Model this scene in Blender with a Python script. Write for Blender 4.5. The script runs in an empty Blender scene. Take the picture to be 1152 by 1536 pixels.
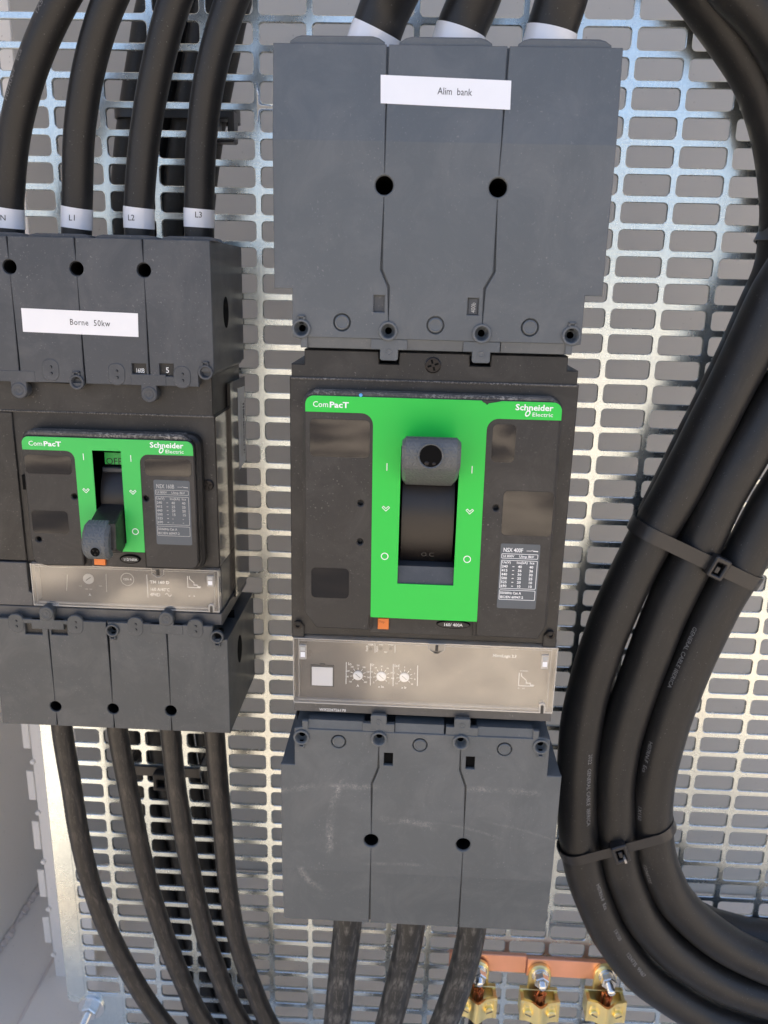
import bpy, bmesh, math, random
from mathutils import Vector, Matrix
from mathutils.geometry import tessellate_polygon
random.seed(7)
PI = math.pi
sc = bpy.context.scene
COL = sc.collection
# ------------------------------------------------------------------ camera
# all lengths in mm: (x right, z up, d = distance in front of the mounting plate); metres = mm * 0.001
F_PX = 1212.56
RC = ((0.99879, -0.02380, 0.04297), (0.03459, 0.96189, -0.27124), (-0.03487, 0.27240, 0.96155))
CAM = (-113.25, -140.24, 504.35)          # x, z, d
cam = bpy.data.cameras.new('camera')
cam.sensor_fit = 'VERTICAL'; cam.sensor_height = 36.0; cam.lens = F_PX / 1536 * 36
cam.clip_start = 0.01; cam.clip_end = 2000
camo = bpy.data.objects.new('camera', cam); COL.objects.link(camo)
def _w(r): return Vector((r[0], r[2], -r[1]))          # (x right, y down, z away) -> blender axes
M = Matrix((_w(RC[0]), -_w(RC[1]), -_w(RC[2]))).transposed().to_4x4()
M.translation = Vector((CAM[0], -CAM[2], CAM[1])) * .001
camo.matrix_world = M
cam.dof.use_dof = True; cam.dof.focus_distance = .415; cam.dof.aperture_fstop = 15.0
sc.camera = camo
sc.render.resolution_x = 768; sc.render.resolution_y = 1024
# ------------------------------------------------------------------ sky, sun, exposure
SUN_EL, SUN_ROT = math.radians(60), math.radians(-28)
w = bpy.data.worlds.new('World'); sc.world = w; w.use_nodes = True
nt = w.node_tree; nt.nodes.clear()
sky = nt.nodes.new('ShaderNodeTexSky'); sky.sky_type = 'NISHITA'; sky.sun_disc = False
sky.sun_elevation = SUN_EL; sky.sun_rotation = SUN_ROT; sky.dust_density = 4.0; sky.air_density = 0.7; sky.ozone_density = 0.4
bg = nt.nodes.new('ShaderNodeBackground'); bg.inputs[1].default_value = 0.12
wo = nt.nodes.new('ShaderNodeOutputWorld')
nt.links.new(sky.outputs[0], bg.inputs[0]); nt.links.new(bg.outputs[0], wo.inputs[0])
sl = bpy.data.lights.new('sun', 'SUN'); sl.energy = 4.0; sl.angle = math.radians(.53); sl.color = (1, .93, .83)
so = bpy.data.objects.new('sun', sl); COL.objects.link(so)
sd = Vector((math.sin(SUN_ROT) * math.cos(SUN_EL), math.cos(SUN_ROT) * math.cos(SUN_EL), math.sin(SUN_EL)))
so.rotation_euler = sd.to_track_quat('Z', 'Y').to_euler()
sc.view_settings.view_transform = 'Standard'; sc.view_settings.look = 'None'
sc.view_settings.exposure = 1.9; sc.view_settings.gamma = 1
sc.render.engine = 'CYCLES'

def at(px, py, d):
    """point of the place at depth d (mm in front of the plate) seen at photo pixel px,py -> (x, z)"""
    c = ((px - 576) / F_PX, (py - 768) / F_PX, 1.0)
    v = [sum(RC[i][j] * c[i] for i in range(3)) for j in range(3)]
    t = (CAM[2] - d) / v[2]
    return (CAM[0] + v[0] * t, CAM[1] - v[1] * t)

# ------------------------------------------------------------------ materials
MATS = {}
def nodes(name):
    m = bpy.data.materials.new(name); m.use_nodes = True
    n = m.node_tree.nodes; l = m.node_tree.links
    b = n['Principled BSDF']; MATS[name] = m
    return m, n, l, b
def noise(n, l, scale, detail=4, rough=.55, dist=0, vec=None, tc='Object', stretch=None):
    t = n.new('ShaderNodeTexCoord'); x = n.new('ShaderNodeTexNoise')
    x.inputs['Scale'].default_value = scale; x.inputs['Detail'].default_value = detail
    x.inputs['Roughness'].default_value = rough; x.inputs['Distortion'].default_value = dist
    src = t.outputs[tc]
    if stretch:
        mp = n.new('ShaderNodeMapping'); mp.inputs['Scale'].default_value = stretch
        l.new(src, mp.inputs[0]); src = mp.outputs[0]
    l.new(src, x.inputs['Vector'])
    return x.outputs['Fac']
def ramp(n, l, fac, stops):
    r = n.new('ShaderNodeValToRGB'); e = r.color_ramp.elements
    while len(e) > 1: e.remove(e[-1])
    e[0].position, e[0].color = stops[0][0], c4(stops[0][1])
    for p, c in stops[1:]:
        k = e.new(p); k.color = c4(c)
    l.new(fac, r.inputs[0]); return r.outputs[0]
def c4(c):
    if isinstance(c, (int, float)): c = (c, c, c)
    return (*c[:3], 1)
def mix(n, l, fac, a, b, mode='MIX'):
    m = n.new('ShaderNodeMix'); m.data_type = 'RGBA'; m.blend_type = mode
    for s, v in ((m.inputs[0], fac), (m.inputs[6], a), (m.inputs[7], b)):
        if hasattr(v, 'links'): l.new(v, s)
        else: s.default_value = v if s is m.inputs[0] else c4(v)
    return m.outputs[2]
def math_(n, l, op, a, b=0.0, clamp=False):
    m = n.new('ShaderNodeMath'); m.operation = op; m.use_clamp = clamp
    for s, v in ((m.inputs[0], a), (m.inputs[1], b)):
        if hasattr(v, 'links'): l.new(v, s)
        else: s.default_value = v
    return m.outputs[0]
def bump(n, l, b, h, strength, dist=.0003):
    u = n.new('ShaderNodeBump'); u.inputs['Strength'].default_value = strength; u.inputs['Distance'].default_value = dist
    l.new(h, u.inputs['Height']); l.new(u.outputs[0], b.inputs['Normal'])
def plastic(name, col, rough=.5, dust=.3, dustcol=(.35, .34, .33), grain=.25, smear=.0, spec=.5, speck=.66):
    m, n, l, b = nodes(name)
    big = noise(n, l, 18, 5, .6)
    base = mix(n, l, big, [c * .86 for c in col], [c * 1.14 for c in col])
    f1 = noise(n, l, 900, 2, .5); f2 = noise(n, l, 45, 4, .6)
    sp = ramp(n, l, f1, [(speck, 0), (speck + .06, 1)])
    reg = ramp(n, l, f2, [(.38, 0), (.7, 1)])
    fac = math_(n, l, 'MULTIPLY', math_(n, l, 'MULTIPLY', sp, reg), dust)
    c = mix(n, l, fac, base, dustcol)
    haze = ramp(n, l, noise(n, l, 30, 6, .7, 1.0), [(.45, 0), (.8, 1)])
    c = mix(n, l, math_(n, l, 'MULTIPLY', haze, .10 + smear), c, dustcol)
    l.new(c, b.inputs['Base Color'])
    rr = math_(n, l, 'ADD', math_(n, l, 'MULTIPLY', f2, .2), rough - .1)
    l.new(rr, b.inputs['Roughness']); b.inputs['Specular IOR Level'].default_value = spec
    bump(n, l, b, noise(n, l, 2600, 2, .5), grain, .00012)
    return m
def simple(name, col, rough=.5, metal=0, spec=.5, coat=0, grain=0, gs=1500, var=.06):
    m, n, l, b = nodes(name)
    l.new(mix(n, l, noise(n, l, 60, 4), [c * (1 - var) for c in col], [c * (1 + var) for c in col]), b.inputs['Base Color'])
    b.inputs['Roughness'].default_value = rough; b.inputs['Metallic'].default_value = metal
    b.inputs['Specular IOR Level'].default_value = spec; b.inputs['Coat Weight'].default_value = coat
    b.inputs['Coat Roughness'].default_value = .08
    if grain: bump(n, l, b, noise(n, l, gs, 3), grain, .0002)
    return m
SHIELD = plastic('grey_shield_plastic', (.090, .102, .113), .42, .28, smear=.03, grain=.3)
def scuffed():
    m = plastic('scuffed_shield_plastic', (.090, .100, .105), .48, .3, smear=.05, grain=.3)
    n = m.node_tree.nodes; l = m.node_tree.links; b = n['Principled BSDF']
    old = b.inputs['Base Color'].links[0].from_socket
    g = n.new('ShaderNodeNewGeometry'); s = n.new('ShaderNodeSeparateXYZ'); l.new(g.outputs['Position'], s.inputs[0])
    tot = None
    # chalky rub marks: arcs (centre x, centre z, radius, half width, angle from, to, strength) in mm
    arcs = [(-140, -600, 183, 3.0, 84, 116, .5), (-100, -560, 121, 1.3, 66, 104, .32), (-25, -455, 130, 3.0, 160, 186, .75),
            (-118, -500, 62, 3.0, 66, 100, .45), (-60, -620, 205, 2.8, 82, 96, .4), (-150, -470, 22, 3.0, 180, 250, .5),
            (-90, -620, 185, 1.1, 62, 84, .22), (-110, -700, 232, 1.6, 87, 97, .3)]
    fine = ramp(n, l, noise(n, l, 420, 5, .8, 2.0), [(.42, 0), (.62, 1)])
    broad = ramp(n, l, noise(n, l, 90, 4, .65), [(.42, 0), (.62, 1)])
    for cx, cz, R, hw, a0, a1, st in arcs:
        dx = math_(n, l, 'SUBTRACT', s.outputs[0], cx * .001); dz = math_(n, l, 'SUBTRACT', s.outputs[2], cz * .001)
        r = math_(n, l, 'SQRT', math_(n, l, 'ADD', math_(n, l, 'MULTIPLY', dx, dx), math_(n, l, 'MULTIPLY', dz, dz)))
        k = math_(n, l, 'ABSOLUTE', math_(n, l, 'SUBTRACT', r, R * .001))
        k = math_(n, l, 'SUBTRACT', 1.0, math_(n, l, 'DIVIDE', k, hw * .001), True)
        an = math_(n, l, 'ARCTAN2', dz, dx)
        if a1 > 180: an = math_(n, l, 'MODULO', math_(n, l, 'ADD', an, 2 * PI), 2 * PI)
        mid, half = math.radians((a0 + a1) / 2), math.radians((a1 - a0) / 2)
        ka = math_(n, l, 'DIVIDE', math_(n, l, 'ABSOLUTE', math_(n, l, 'SUBTRACT', an, mid)), half)
        ka = math_(n, l, 'MULTIPLY', math_(n, l, 'SUBTRACT', 1.0, ka, True), 3.0, True)
        v = math_(n, l, 'MULTIPLY', math_(n, l, 'MULTIPLY', k, ka), st)
        tot = v if tot is None else math_(n, l, 'MAXIMUM', tot, v)
    fac = math_(n, l, 'MULTIPLY', math_(n, l, 'MULTIPLY', tot, fine), math_(n, l, 'ADD', broad, .12, True), True)
    l.new(mix(n, l, fac, old, (.42, .40, .37)), b.inputs['Base Color'])
    return m
SCUFF = scuffed()
SHIELD_DARK = plastic('dark_shield_plastic', (.052, .058, .067), .42, .35, smear=.03, grain=.3)
SHIELD_LOW = plastic('lower_shield_plastic', (.062, .068, .071), .46, .3, smear=.04, grain=.3)
BODY = plastic('black_case_plastic', (.0135, .013, .0125), .44, .55, dustcol=(.25, .23, .21), smear=.02, grain=.3)
BEZEL = plastic('charcoal_bezel_plastic', (.022, .0208, .0198), .5, .45, dustcol=(.25, .23, .21), smear=.03, grain=.5)
EDGE = plastic('dusty_ledge_plastic', (.05, .047, .043), .6, 1.0, dustcol=(.30, .28, .25), smear=.3, grain=.5, speck=.5)
TRIPGREY = plastic('grey_trip_plastic', (.075, .074, .073), .42, .4, smear=.02, grain=.2)
PANEL = plastic('trip_panel_plastic', (.125, .112, .098), .32, .2, smear=.0, grain=.1)
PANELDK = plastic('dark_trip_panel_plastic', (.060, .058, .058), .32, .2, smear=.0, grain=.1)
HOLE_SHADE = simple('hole_shade_black', (.004, .004, .004), .8, spec=.1)  # near-black that paints in the shade of holes and recesses; also badge rims
SCREW = simple('black_screw_steel', (.02, .018, .018), .3, .6, grain=.2)
GREEN = simple('green_fascia_print', (.014, .58, .058), .40, var=.03)
GREEN2 = simple('green_fascia_print_satin', (.040, .52, .090), .40, var=.04)
WHITE = simple('white_print', (.88, .89, .88), .5, var=.02)
PALE = simple('grey_print', (.42, .42, .40), .5, var=.02)
INK = simple('black_ink', (.012, .012, .014), .5)
ORANGE = simple('orange_button', (.75, .20, .035), .45)
ORANGEINK = simple('brown_ink', (.30, .07, .01), .5)
TAPE = simple('label_tape', (.80, .81, .83), .28, coat=.4, var=.03, grain=.35, gs=90)
TAPEEDGE = simple('sleeve_white', (.84, .85, .88), .22, coat=.5, var=.03)
WINDOW = simple('smoked_window', (.006, .006, .008), .06, spec=.6, var=.2)
FLANK = simple('glossy_case_flank', (.018, .017, .017), .12, spec=.7, var=.2)
GREYTAG = simple('grey_rating_sticker', (.085, .10, .115), .4, var=.05)
HGRIP = None
def grip():
    m, n, l, b = nodes('embossed_grip_plastic')
    col = mix(n, l, noise(n, l, 60, 5), (.085, .094, .10), (.105, .114, .118))
    col = mix(n, l, math_(n, l, 'MULTIPLY', ramp(n, l, noise(n, l, 300, 4, .7), [(.6, 0), (.8, 1)]), .4), col, (.3, .29, .26))
    l.new(col, b.inputs['Base Color']); b.inputs['Roughness'].default_value = .5
    t = n.new('ShaderNodeTexCoord'); s = n.new('ShaderNodeSeparateXYZ'); l.new(t.outputs['Object'], s.inputs[0])
    # embossed triangle lattice: three families of thin ridges
    tot = None
    for a in (0, 60, 120):
        ca, sa = math.cos(math.radians(a)), math.sin(math.radians(a))
        u = math_(n, l, 'ADD', math_(n, l, 'MULTIPLY', s.outputs[0], sa), math_(n, l, 'MULTIPLY', s.outputs[2], ca))
        u = math_(n, l, 'PINGPONG', math_(n, l, 'DIVIDE', u, .0030), .5)
        u = math_(n, l, 'MULTIPLY', u, 4.0, True)
        tot = u if tot is None else math_(n, l, 'MINIMUM', tot, u)
    bump(n, l, b, tot, .45, .0005)
    return m
HGRIP = grip()
def clear(name, r0=.1, rough=.03, tint=(.97, .96, .94), haze=0.0, hc=(.8, .78, .72)):
    m, n, l, b = nodes(name); n.remove(b)
    out = n['Material Output']; g = n.new('ShaderNodeNewGeometry'); dt = n.new('ShaderNodeVectorMath'); dt.operation = 'DOT_PRODUCT'
    l.new(g.outputs['Incoming'], dt.inputs[0]); l.new(g.outputs['Normal'], dt.inputs[1])
    gz = math_(n, l, 'POWER', math_(n, l, 'SUBTRACT', 1.0, math_(n, l, 'ABSOLUTE', dt.outputs['Value']), True), 5.0)
    fres = math_(n, l, 'ADD', math_(n, l, 'MULTIPLY', gz, 1 - r0), r0, True)
    tr = n.new('ShaderNodeBsdfTransparent'); tr.inputs[0].default_value = c4(tint)
    gl = n.new('ShaderNodeBsdfGlossy'); gl.inputs['Roughness'].default_value = rough
    bp = n.new('ShaderNodeBump'); bp.inputs['Strength'].default_value = .25; bp.inputs['Distance'].default_value = .0006
    l.new(noise(n, l, 14, 1), bp.inputs['Height']); l.new(bp.outputs[0], gl.inputs['Normal'])
    base = tr.outputs[0]
    if haze:
        di = n.new('ShaderNodeBsdfDiffuse'); di.inputs[0].default_value = c4(hc)
        mh = n.new('ShaderNodeMixShader'); mh.inputs[0].default_value = haze
        l.new(tr.outputs[0], mh.inputs[1]); l.new(di.outputs[0], mh.inputs[2]); base = mh.outputs[0]
    mx = n.new('ShaderNodeMixShader'); l.new(fres, mx.inputs[0]); l.new(base, mx.inputs[1]); l.new(gl.outputs[0], mx.inputs[2])
    l.new(mx.outputs[0], out.inputs[0]); return m
CLEAR = clear('clear_polycarbonate', .16, .05, haze=.02)
CLEAREDGE = clear('polycarbonate_edge', .10, .12, (.9, .88, .84), .38, (.75, .73, .68))
def zinc():
    m, n, l, b = nodes('passivated_zinc_steel')
    t = noise(n, l, 5.5, 3, .5, .6); u = noise(n, l, 14, 4, .6, .8)
    c = ramp(n, l, t, [(.28, (.52, .60, .65)), (.45, (.65, .72, .73)), (.60, (.73, .74, .68)), (.78, (.54, .61, .66))])
    c = mix(n, l, math_(n, l, 'MULTIPLY', u, .5), c, (.66, .72, .70))
    g = noise(n, l, 700, 3, .6, 0, stretch=(1, 1, .22)); g2 = noise(n, l, 900, 3, .6, 0, stretch=(.2, 1, 1))
    gg = math_(n, l, 'MULTIPLY', math_(n, l, 'ADD', g, g2), .5)
    c = mix(n, l, ramp(n, l, gg, [(.40, 0), (.62, .35)]), c, (.42, .45, .47))
    l.new(c, b.inputs['Base Color']); b.inputs['Metallic'].default_value = .92
    l.new(math_(n, l, 'ADD', math_(n, l, 'MULTIPLY', noise(n, l, 40, 5, .7), .26), .13), b.inputs['Roughness'])
    bump(n, l, b, gg, .22, .00025)
    return m
ZINC = zinc()
STEEL = simple('bright_bolt_steel', (.72, .72, .70), .25, 1, grain=.2)
def rubber(name, col, dustcol, amount, rough):
    m, n, l, b = nodes(name)
    base = mix(n, l, noise(n, l, 14, 4, .6), [c * .75 for c in col], [c * 1.3 for c in col])
    sp = ramp(n, l, noise(n, l, 1100, 2, .5), [(.70, 0), (.76, 1)])
    c = mix(n, l, math_(n, l, 'MULTIPLY', sp, .5), base, (.22, .22, .22))
    tc = n.new('ShaderNodeTexCoord'); mp = n.new('ShaderNodeMapping'); mp.inputs['Scale'].default_value = (26, 60, 1)
    nz = n.new('ShaderNodeTexNoise'); nz.inputs['Scale'].default_value = 3; nz.inputs['Detail'].default_value = 6; nz.inputs['Roughness'].default_value = .7
    nz.inputs['Distortion'].default_value = .6
    l.new(tc.outputs['UV'], mp.inputs[0]); l.new(mp.outputs[0], nz.inputs[0])
    c = mix(n, l, math_(n, l, 'MULTIPLY', ramp(n, l, nz.outputs[0], [(.50, 0), (.72, 1)]), amount), c, dustcol)
    l.new(c, b.inputs['Base Color'])
    l.new(math_(n, l, 'ADD', math_(n, l, 'MULTIPLY', nz.outputs[0], .25), rough - .12), b.inputs['Roughness'])
    b.inputs['Specular IOR Level'].default_value = .45
    bump(n, l, b, noise(n, l, 1800, 3, .6), .35, .00015)
    return m
RUBBER = rubber('black_rubber_sheath', (.0095, .0096, .0102), (.05, .05, .05), .12, .43)
RUBBERW = rubber('worn_rubber_sheath', (.0095, .0097, .0100), (.040, .034, .030), .35, .43)
RUBBERD = rubber('dusty_rubber_sheath', (.015, .014, .013), (.20, .16, .13), .34, .38)
RUBBERS = rubber('scuffed_rubber_sheath', (.020, .020, .019), (.36, .34, .31), .42, .42)
CABLEINK = simple('faded_cable_print', (.20, .20, .20), .6)
TIE = simple('black_nylon', (.022, .021, .021), .32, grain=.15)
COPPER = simple('copper_bar', (.88, .44, .29), .42, .9, grain=.3, gs=400, var=.12)
STRAND = simple('copper_strand', (.62, .22, .10), .35, .95, var=.2)
BRASS = simple('brass_clamp', (1.0, .82, .38), .33, 1, grain=.25, gs=500, var=.1)
def painted(name, lo, hi):
    m, n, l, b = nodes(name)
    c = mix(n, l, noise(n, l, 4, 4), lo, hi)
    c = mix(n, l, math_(n, l, 'MULTIPLY', ramp(n, l, noise(n, l, 500, 2), [(.72, 0), (.76, 1)]), .6), c, (.2, .18, .16))
    l.new(c, b.inputs['Base Color']); b.inputs['Roughness'].default_value = .5
    bump(n, l, b, noise(n, l, 1500, 2), .2, .0001); return m
PAINT = painted('light_grey_cabinet_paint', (.80, .765, .71), (.86, .82, .765))
BACKSHADE = painted('shaded_back_panel_paint', (.50, .475, .43), (.56, .535, .485))  # cabinet paint made darker, the dimness behind the plate put into its colour
SEAL = simple('chipped_white_edge', (.68, .62, .58), .7, grain=.8, gs=300, var=.15)
GOFF = (17, 4, 1.3)  # unseen ground's patch layout, shaped for reflections in the windows and covers
def earth():
    m, n, l, b = nodes('sandy_ground')
    tc = n.new('ShaderNodeTexCoord'); mp = n.new('ShaderNodeMapping'); mp.inputs['Location'].default_value = (GOFF[0], GOFF[1], 0)
    nz = n.new('ShaderNodeTexNoise'); nz.inputs['Scale'].default_value = GOFF[2]; nz.inputs['Detail'].default_value = 4; nz.inputs['Roughness'].default_value = .5
    l.new(tc.outputs['Object'], mp.inputs[0]); l.new(mp.outputs[0], nz.inputs[0])
    c = ramp(n, l, nz.outputs[0], [(.40, (.06, .058, .055)), (.48, (.22, .19, .155)), (.53, (.54, .465, .365)), (.75, (.66, .57, .45))])
    c = mix(n, l, math_(n, l, 'MULTIPLY', ramp(n, l, noise(n, l, 4.5, 4, .65, .5), [(.42, 0), (.62, 1)]), .55), c, (.17, .14, .115))
    l.new(c, b.inputs['Base Color']); b.inputs['Roughness'].default_value = .9
    bump(n, l, b, noise(n, l, 25, 6), .6, .02); return m
EARTH = earth()

# ------------------------------------------------------------------ mesh helpers
def area(p): return sum(p[i][0] * p[(i + 1) % len(p)][1] - p[(i + 1) % len(p)][0] * p[i][1] for i in range(len(p))) / 2
def ccw(p): return list(p) if area(p) > 0 else list(reversed(p))
def inset(p, b):
    """move every edge of a ccw polygon inwards by b"""
    out = []; n = len(p)
    for i in range(n):
        a, c, e = Vector(p[i - 1]), Vector(p[i]), Vector(p[(i + 1) % n])
        d1, d2 = (c - a), (e - c)
        if d1.length < 1e-6 or d2.length < 1e-6: out.append(tuple(c)); continue
        d1.normalize(); d2.normalize()
        n1, n2 = Vector((-d1.y, d1.x)), Vector((-d2.y, d2.x))
        k = n1 + n2; q = 1 + n1.dot(n2)
        out.append(tuple(c + k * (b / max(q, .25))))
    return out
def circ(cx, cz, r, n=24, a0=0): return [(cx + r * math.cos(a0 + 2 * PI * i / n), cz + r * math.sin(a0 + 2 * PI * i / n)) for i in range(n)]
def ell(cx, cz, rx, rz, n=28): return [(cx + rx * math.cos(2 * PI * i / n), cz + rz * math.sin(2 * PI * i / n)) for i in range(n)]
def rect(x0, z0, x1, z1): return [(x0, z0), (x1, z0), (x1, z1), (x0, z1)]
def rrect(x0, z0, x1, z1, r, n=5):
    x0, x1 = min(x0, x1), max(x0, x1); z0, z1 = min(z0, z1), max(z0, z1); r = min(r, (x1 - x0) / 2.01, (z1 - z0) / 2.01)
    out = []
    for cx, cz, a in ((x1 - r, z1 - r, 0), (x0 + r, z1 - r, 90), (x0 + r, z0 + r, 180), (x1 - r, z0 + r, 270)):
        for k in range(n + 1):
            t = math.radians(a + 90 * k / n); out.append((cx + r * math.cos(t), cz + r * math.sin(t)))
    return out
def stadium(cx, cz, rx, rz, n=10):
    """upright oval with straight sides"""
    return rrect(cx - rx, cz - rz, cx + rx, cz + rz, rx * .92, n)

def pane(m, x0, z0, x1, z1, r, d, sag, mat):
    """slightly domed clear pane with rounded corners"""
    x0, x1 = min(x0, x1), max(x0, x1); z0, z1 = min(z0, z1), max(z0, z1)
    cx, cz = (x0 + x1) / 2, (z0 + z1) / 2; hx, hz = (x1 - x0) / 2, (z1 - z0) / 2
    ring = rrect(x0, z0, x1, z1, r); n = len(ring); vs = [(cx, cz, d + sag)]; fs = []; K = 8
    for k in range(1, K + 1):
        t = k / K
        for x, z in ring:
            u, v = (x - cx) * t / hx, (z - cz) * t / hz
            vs.append((cx + u * hx, cz + v * hz, d + sag * (1 - .3 * u * u - .7 * v * v)))
    for i in range(n): fs.append((0, 1 + i, 1 + (i + 1) % n))
    for k in range(K - 1):
        for i in range(n): a = 1 + k * n; j = (i + 1) % n; fs.append((a + i, a + n + i, a + n + j, a + j))
    a = 1 + (K - 1) * n; o = len(vs); vs += [(x, z, d - 1) for x, z in ring]
    fs += [(a + i, o + i, o + (i + 1) % n, a + (i + 1) % n) for i in range(n)]
    m.add(vs, fs, mat)
LOC = {}
class MB:
    def __init__(s): s.v = []; s.f = []; s.m = []; s.mats = []; s.uv = None
    def mi(s, mat):
        if mat not in s.mats: s.mats.append(mat)
        return s.mats.index(mat)
    def add(s, vs, fs, mat):
        """vs are (x, z, d) in mm"""
        o = len(s.v); k = s.mi(mat)
        s.v += [(x * .001, -d * .001, z * .001) for x, z, d in vs]
        s.f += [tuple(i + o for i in f) for f in fs]; s.m += [k] * len(fs); return s
    def prism(s, out, d0, d1, mat, holes=(), bev=0.0, back=False, fn=None, hb=None):
        """outline (x,z) extruded from depth d0 to the front face at d1, with through holes and a chamfered front edge"""
        out = ccw(out); hs = [ccw(h) for h in holes]; hb = bev if hb is None else hb
        hs_cw = [list(reversed(h)) for h in hs]
        fr = [inset(out, bev) if bev else out] + [inset(h, hb) if hb else h for h in hs_cw]
        rings = [out] + hs_cw
        flat = [Vector((x, z, 0)) for r in fr for x, z in r]
        tris = tessellate_polygon([[Vector((x, z, 0)) for x, z in r] for r in fr])
        vs = [(p.x, p.y, d1) for p in flat]; fs = [tuple(t) for t in tris]
        o = 0
        for r, q in zip(rings, fr):
            n = len(r); b0 = o; bb = bev if r is out else hb
            if bb:
                m0 = len(vs); vs += [(x, z, d1 - bb) for x, z in r]
                fs += [(b0 + i, m0 + i, m0 + (i + 1) % n, b0 + (i + 1) % n) for i in range(n)]
            else: m0 = b0
            k0 = len(vs); vs += [(x, z, d0) for x, z in r]
            fs += [(m0 + i, k0 + i, k0 + (i + 1) % n, m0 + (i + 1) % n) for i in range(n)]
            o += n
        if back:
            k = len(vs); vs += [(p[0], p[1], d0) for r in rings for p in r]
            fs += [tuple(k + i for i in t) for t in tessellate_polygon([[Vector((x, z, 0)) for x, z in r] for r in rings])]
        if fn: vs = [fn(*p) for p in vs]
        return s.add(vs, fs, mat)
    def box(s, x0, z0, x1, z1, d0, d1, mat, bev=0.0, back=True, fn=None): return s.prism(rect(min(x0, x1), min(z0, z1), max(x0, x1), max(z0, z1)), d0, d1, mat, bev=bev, back=back, fn=fn)
    def side(s, prof, x0, x1, mat, bev=0.0):
        """profile (d, z) extruded along x"""
        p = ccw(prof); q = inset(p, bev) if bev else p; n = len(p)
        vs = [(x0, z, d) for d, z in q] + [(x1, z, d) for d, z in q]
        fs = [tuple(t) for t in tessellate_polygon([[Vector((a, b, 0)) for a, b in q]])]
        fs += [tuple(i + n for i in t) for t in tessellate_polygon([[Vector((a, b, 0)) for a, b in q]])]
        m0 = len(vs); vs += [(x0 + bev, z, d) for d, z in p] + [(x1 - bev, z, d) for d, z in p]
        for i in range(n):
            j = (i + 1) % n
            fs += [(i, j, m0 + j, m0 + i), (m0 + i, m0 + j, m0 + n + j, m0 + n + i), (m0 + n + i, m0 + n + j, n + j, n + i)]
        return s.add(vs, fs, mat)
    def lathe(s, cx, cz, prof, mat, n=28, cap=True):
        """profile of (radius, d) about an axis pointing out of the plate"""
        vs = []; fs = []
        for r, d in prof: vs += [(cx + r * math.cos(2 * PI * i / n), cz + r * math.sin(2 * PI * i / n), d) for i in range(n)]
        for k in range(len(prof) - 1):
            for i in range(n):
                j = (i + 1) % n; fs.append((k * n + i, k * n + j, (k + 1) * n + j, (k + 1) * n + i))
        if prof[-1][0] > 0 and cap: fs.append(tuple((len(prof) - 1) * n + i for i in range(n)))
        return s.add(vs, fs, mat)
    def line(s, pts, wd, d, mat, h=.12, closed=False):
        """flat printed stroke through (x, z) points"""
        n = len(pts); L = []; R = []
        for i in range(n):
            a = Vector(pts[i - 1]) if (i or closed) else Vector(pts[i]); c = Vector(pts[i]); e = Vector(pts[(i + 1) % n]) if (i < n - 1 or closed) else c
            t = (e - a); t = t.normalized() if t.length > 1e-9 else Vector((1, 0)); nn = Vector((-t.y, t.x))
            u = (c - a).normalized() if (c - a).length > 1e-9 else t
            k = 1 / max(.5, abs(nn.dot(Vector((-u.y, u.x)))))
            L.append(c + nn * wd / 2 * k); R.append(c - nn * wd / 2 * k)
        vs = [(p.x, p.y, d) for p in L] + [(p.x, p.y, d) for p in R]
        fs = [(i, n + i, n + (i + 1) % n, (i + 1) % n) for i in range(n if closed else n - 1)]
        return s.add(vs, fs, mat)
    def flat(s, out, d, mat, holes=()):
        rs = [ccw(out)] + [list(reversed(ccw(h))) for h in holes]
        vs = [(x, z, d) for r in rs for x, z in r]
        return s.add(vs, [tuple(t) for t in tessellate_polygon([[Vector((x, z, 0)) for x, z in r] for r in rs])], mat)
    def text(s, body, x, z, d, cap, mat, align='LEFT', rot=0.0, bold=0.0, xs=1.0, shear=0.0, place=None, space=1.0, fit=None):
        vs, fs = glyphs(body, cap, align, bold, shear, space)
        if fit: xs = fit / (max(v[0] for v in vs) - min(0, min(v[0] for v in vs)))
        if place: return s.add([place(u * xs, v) for u, v in vs], fs, mat)
        c, q = math.cos(math.radians(rot)), math.sin(math.radians(rot))
        return s.add([(x + u * xs * c - v * q, z + u * xs * q + v * c, d) for u, v in vs], fs, mat)
    def build(s, name, parent=None, smooth=35, weld=False, origin=None):
        me = bpy.data.meshes.new(name)
        xs = [p[0] for p in s.v]; ys = [p[1] for p in s.v]; zs = [p[2] for p in s.v]
        o = Vector(((min(xs) + max(xs)) / 2, (min(ys) + max(ys)) / 2, (min(zs) + max(zs)) / 2)) if origin is None else Vector(origin)
        me.from_pydata([(p[0] - o.x, p[1] - o.y, p[2] - o.z) for p in s.v], [], s.f)
        for m in s.mats: me.materials.append(m)
        me.polygons.foreach_set('material_index', s.m)
        if s.uv:
            u = me.uv_layers.new(name='UVMap')
            for lp in me.loops: u.data[lp.index].uv = s.uv.get(lp.vertex_index, (0, 0))
        me.polygons.foreach_set('use_smooth', [True] * len(me.polygons))
        if not s.uv:
            bm = bmesh.new(); bm.from_mesh(me)
            if weld: bmesh.ops.remove_doubles(bm, verts=bm.verts, dist=1e-6)
            bmesh.ops.recalc_face_normals(bm, faces=bm.faces); bm.to_mesh(me); bm.free()
        me.set_sharp_from_angle(angle=math.radians(smooth))
        me.update()
        ob = bpy.data.objects.new(name, me); COL.objects.link(ob)
        ob.parent = parent; ob.location = o - (LOC[parent.name] if parent else Vector()); LOC[ob.name] = o
        return ob
_g = {}
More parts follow.
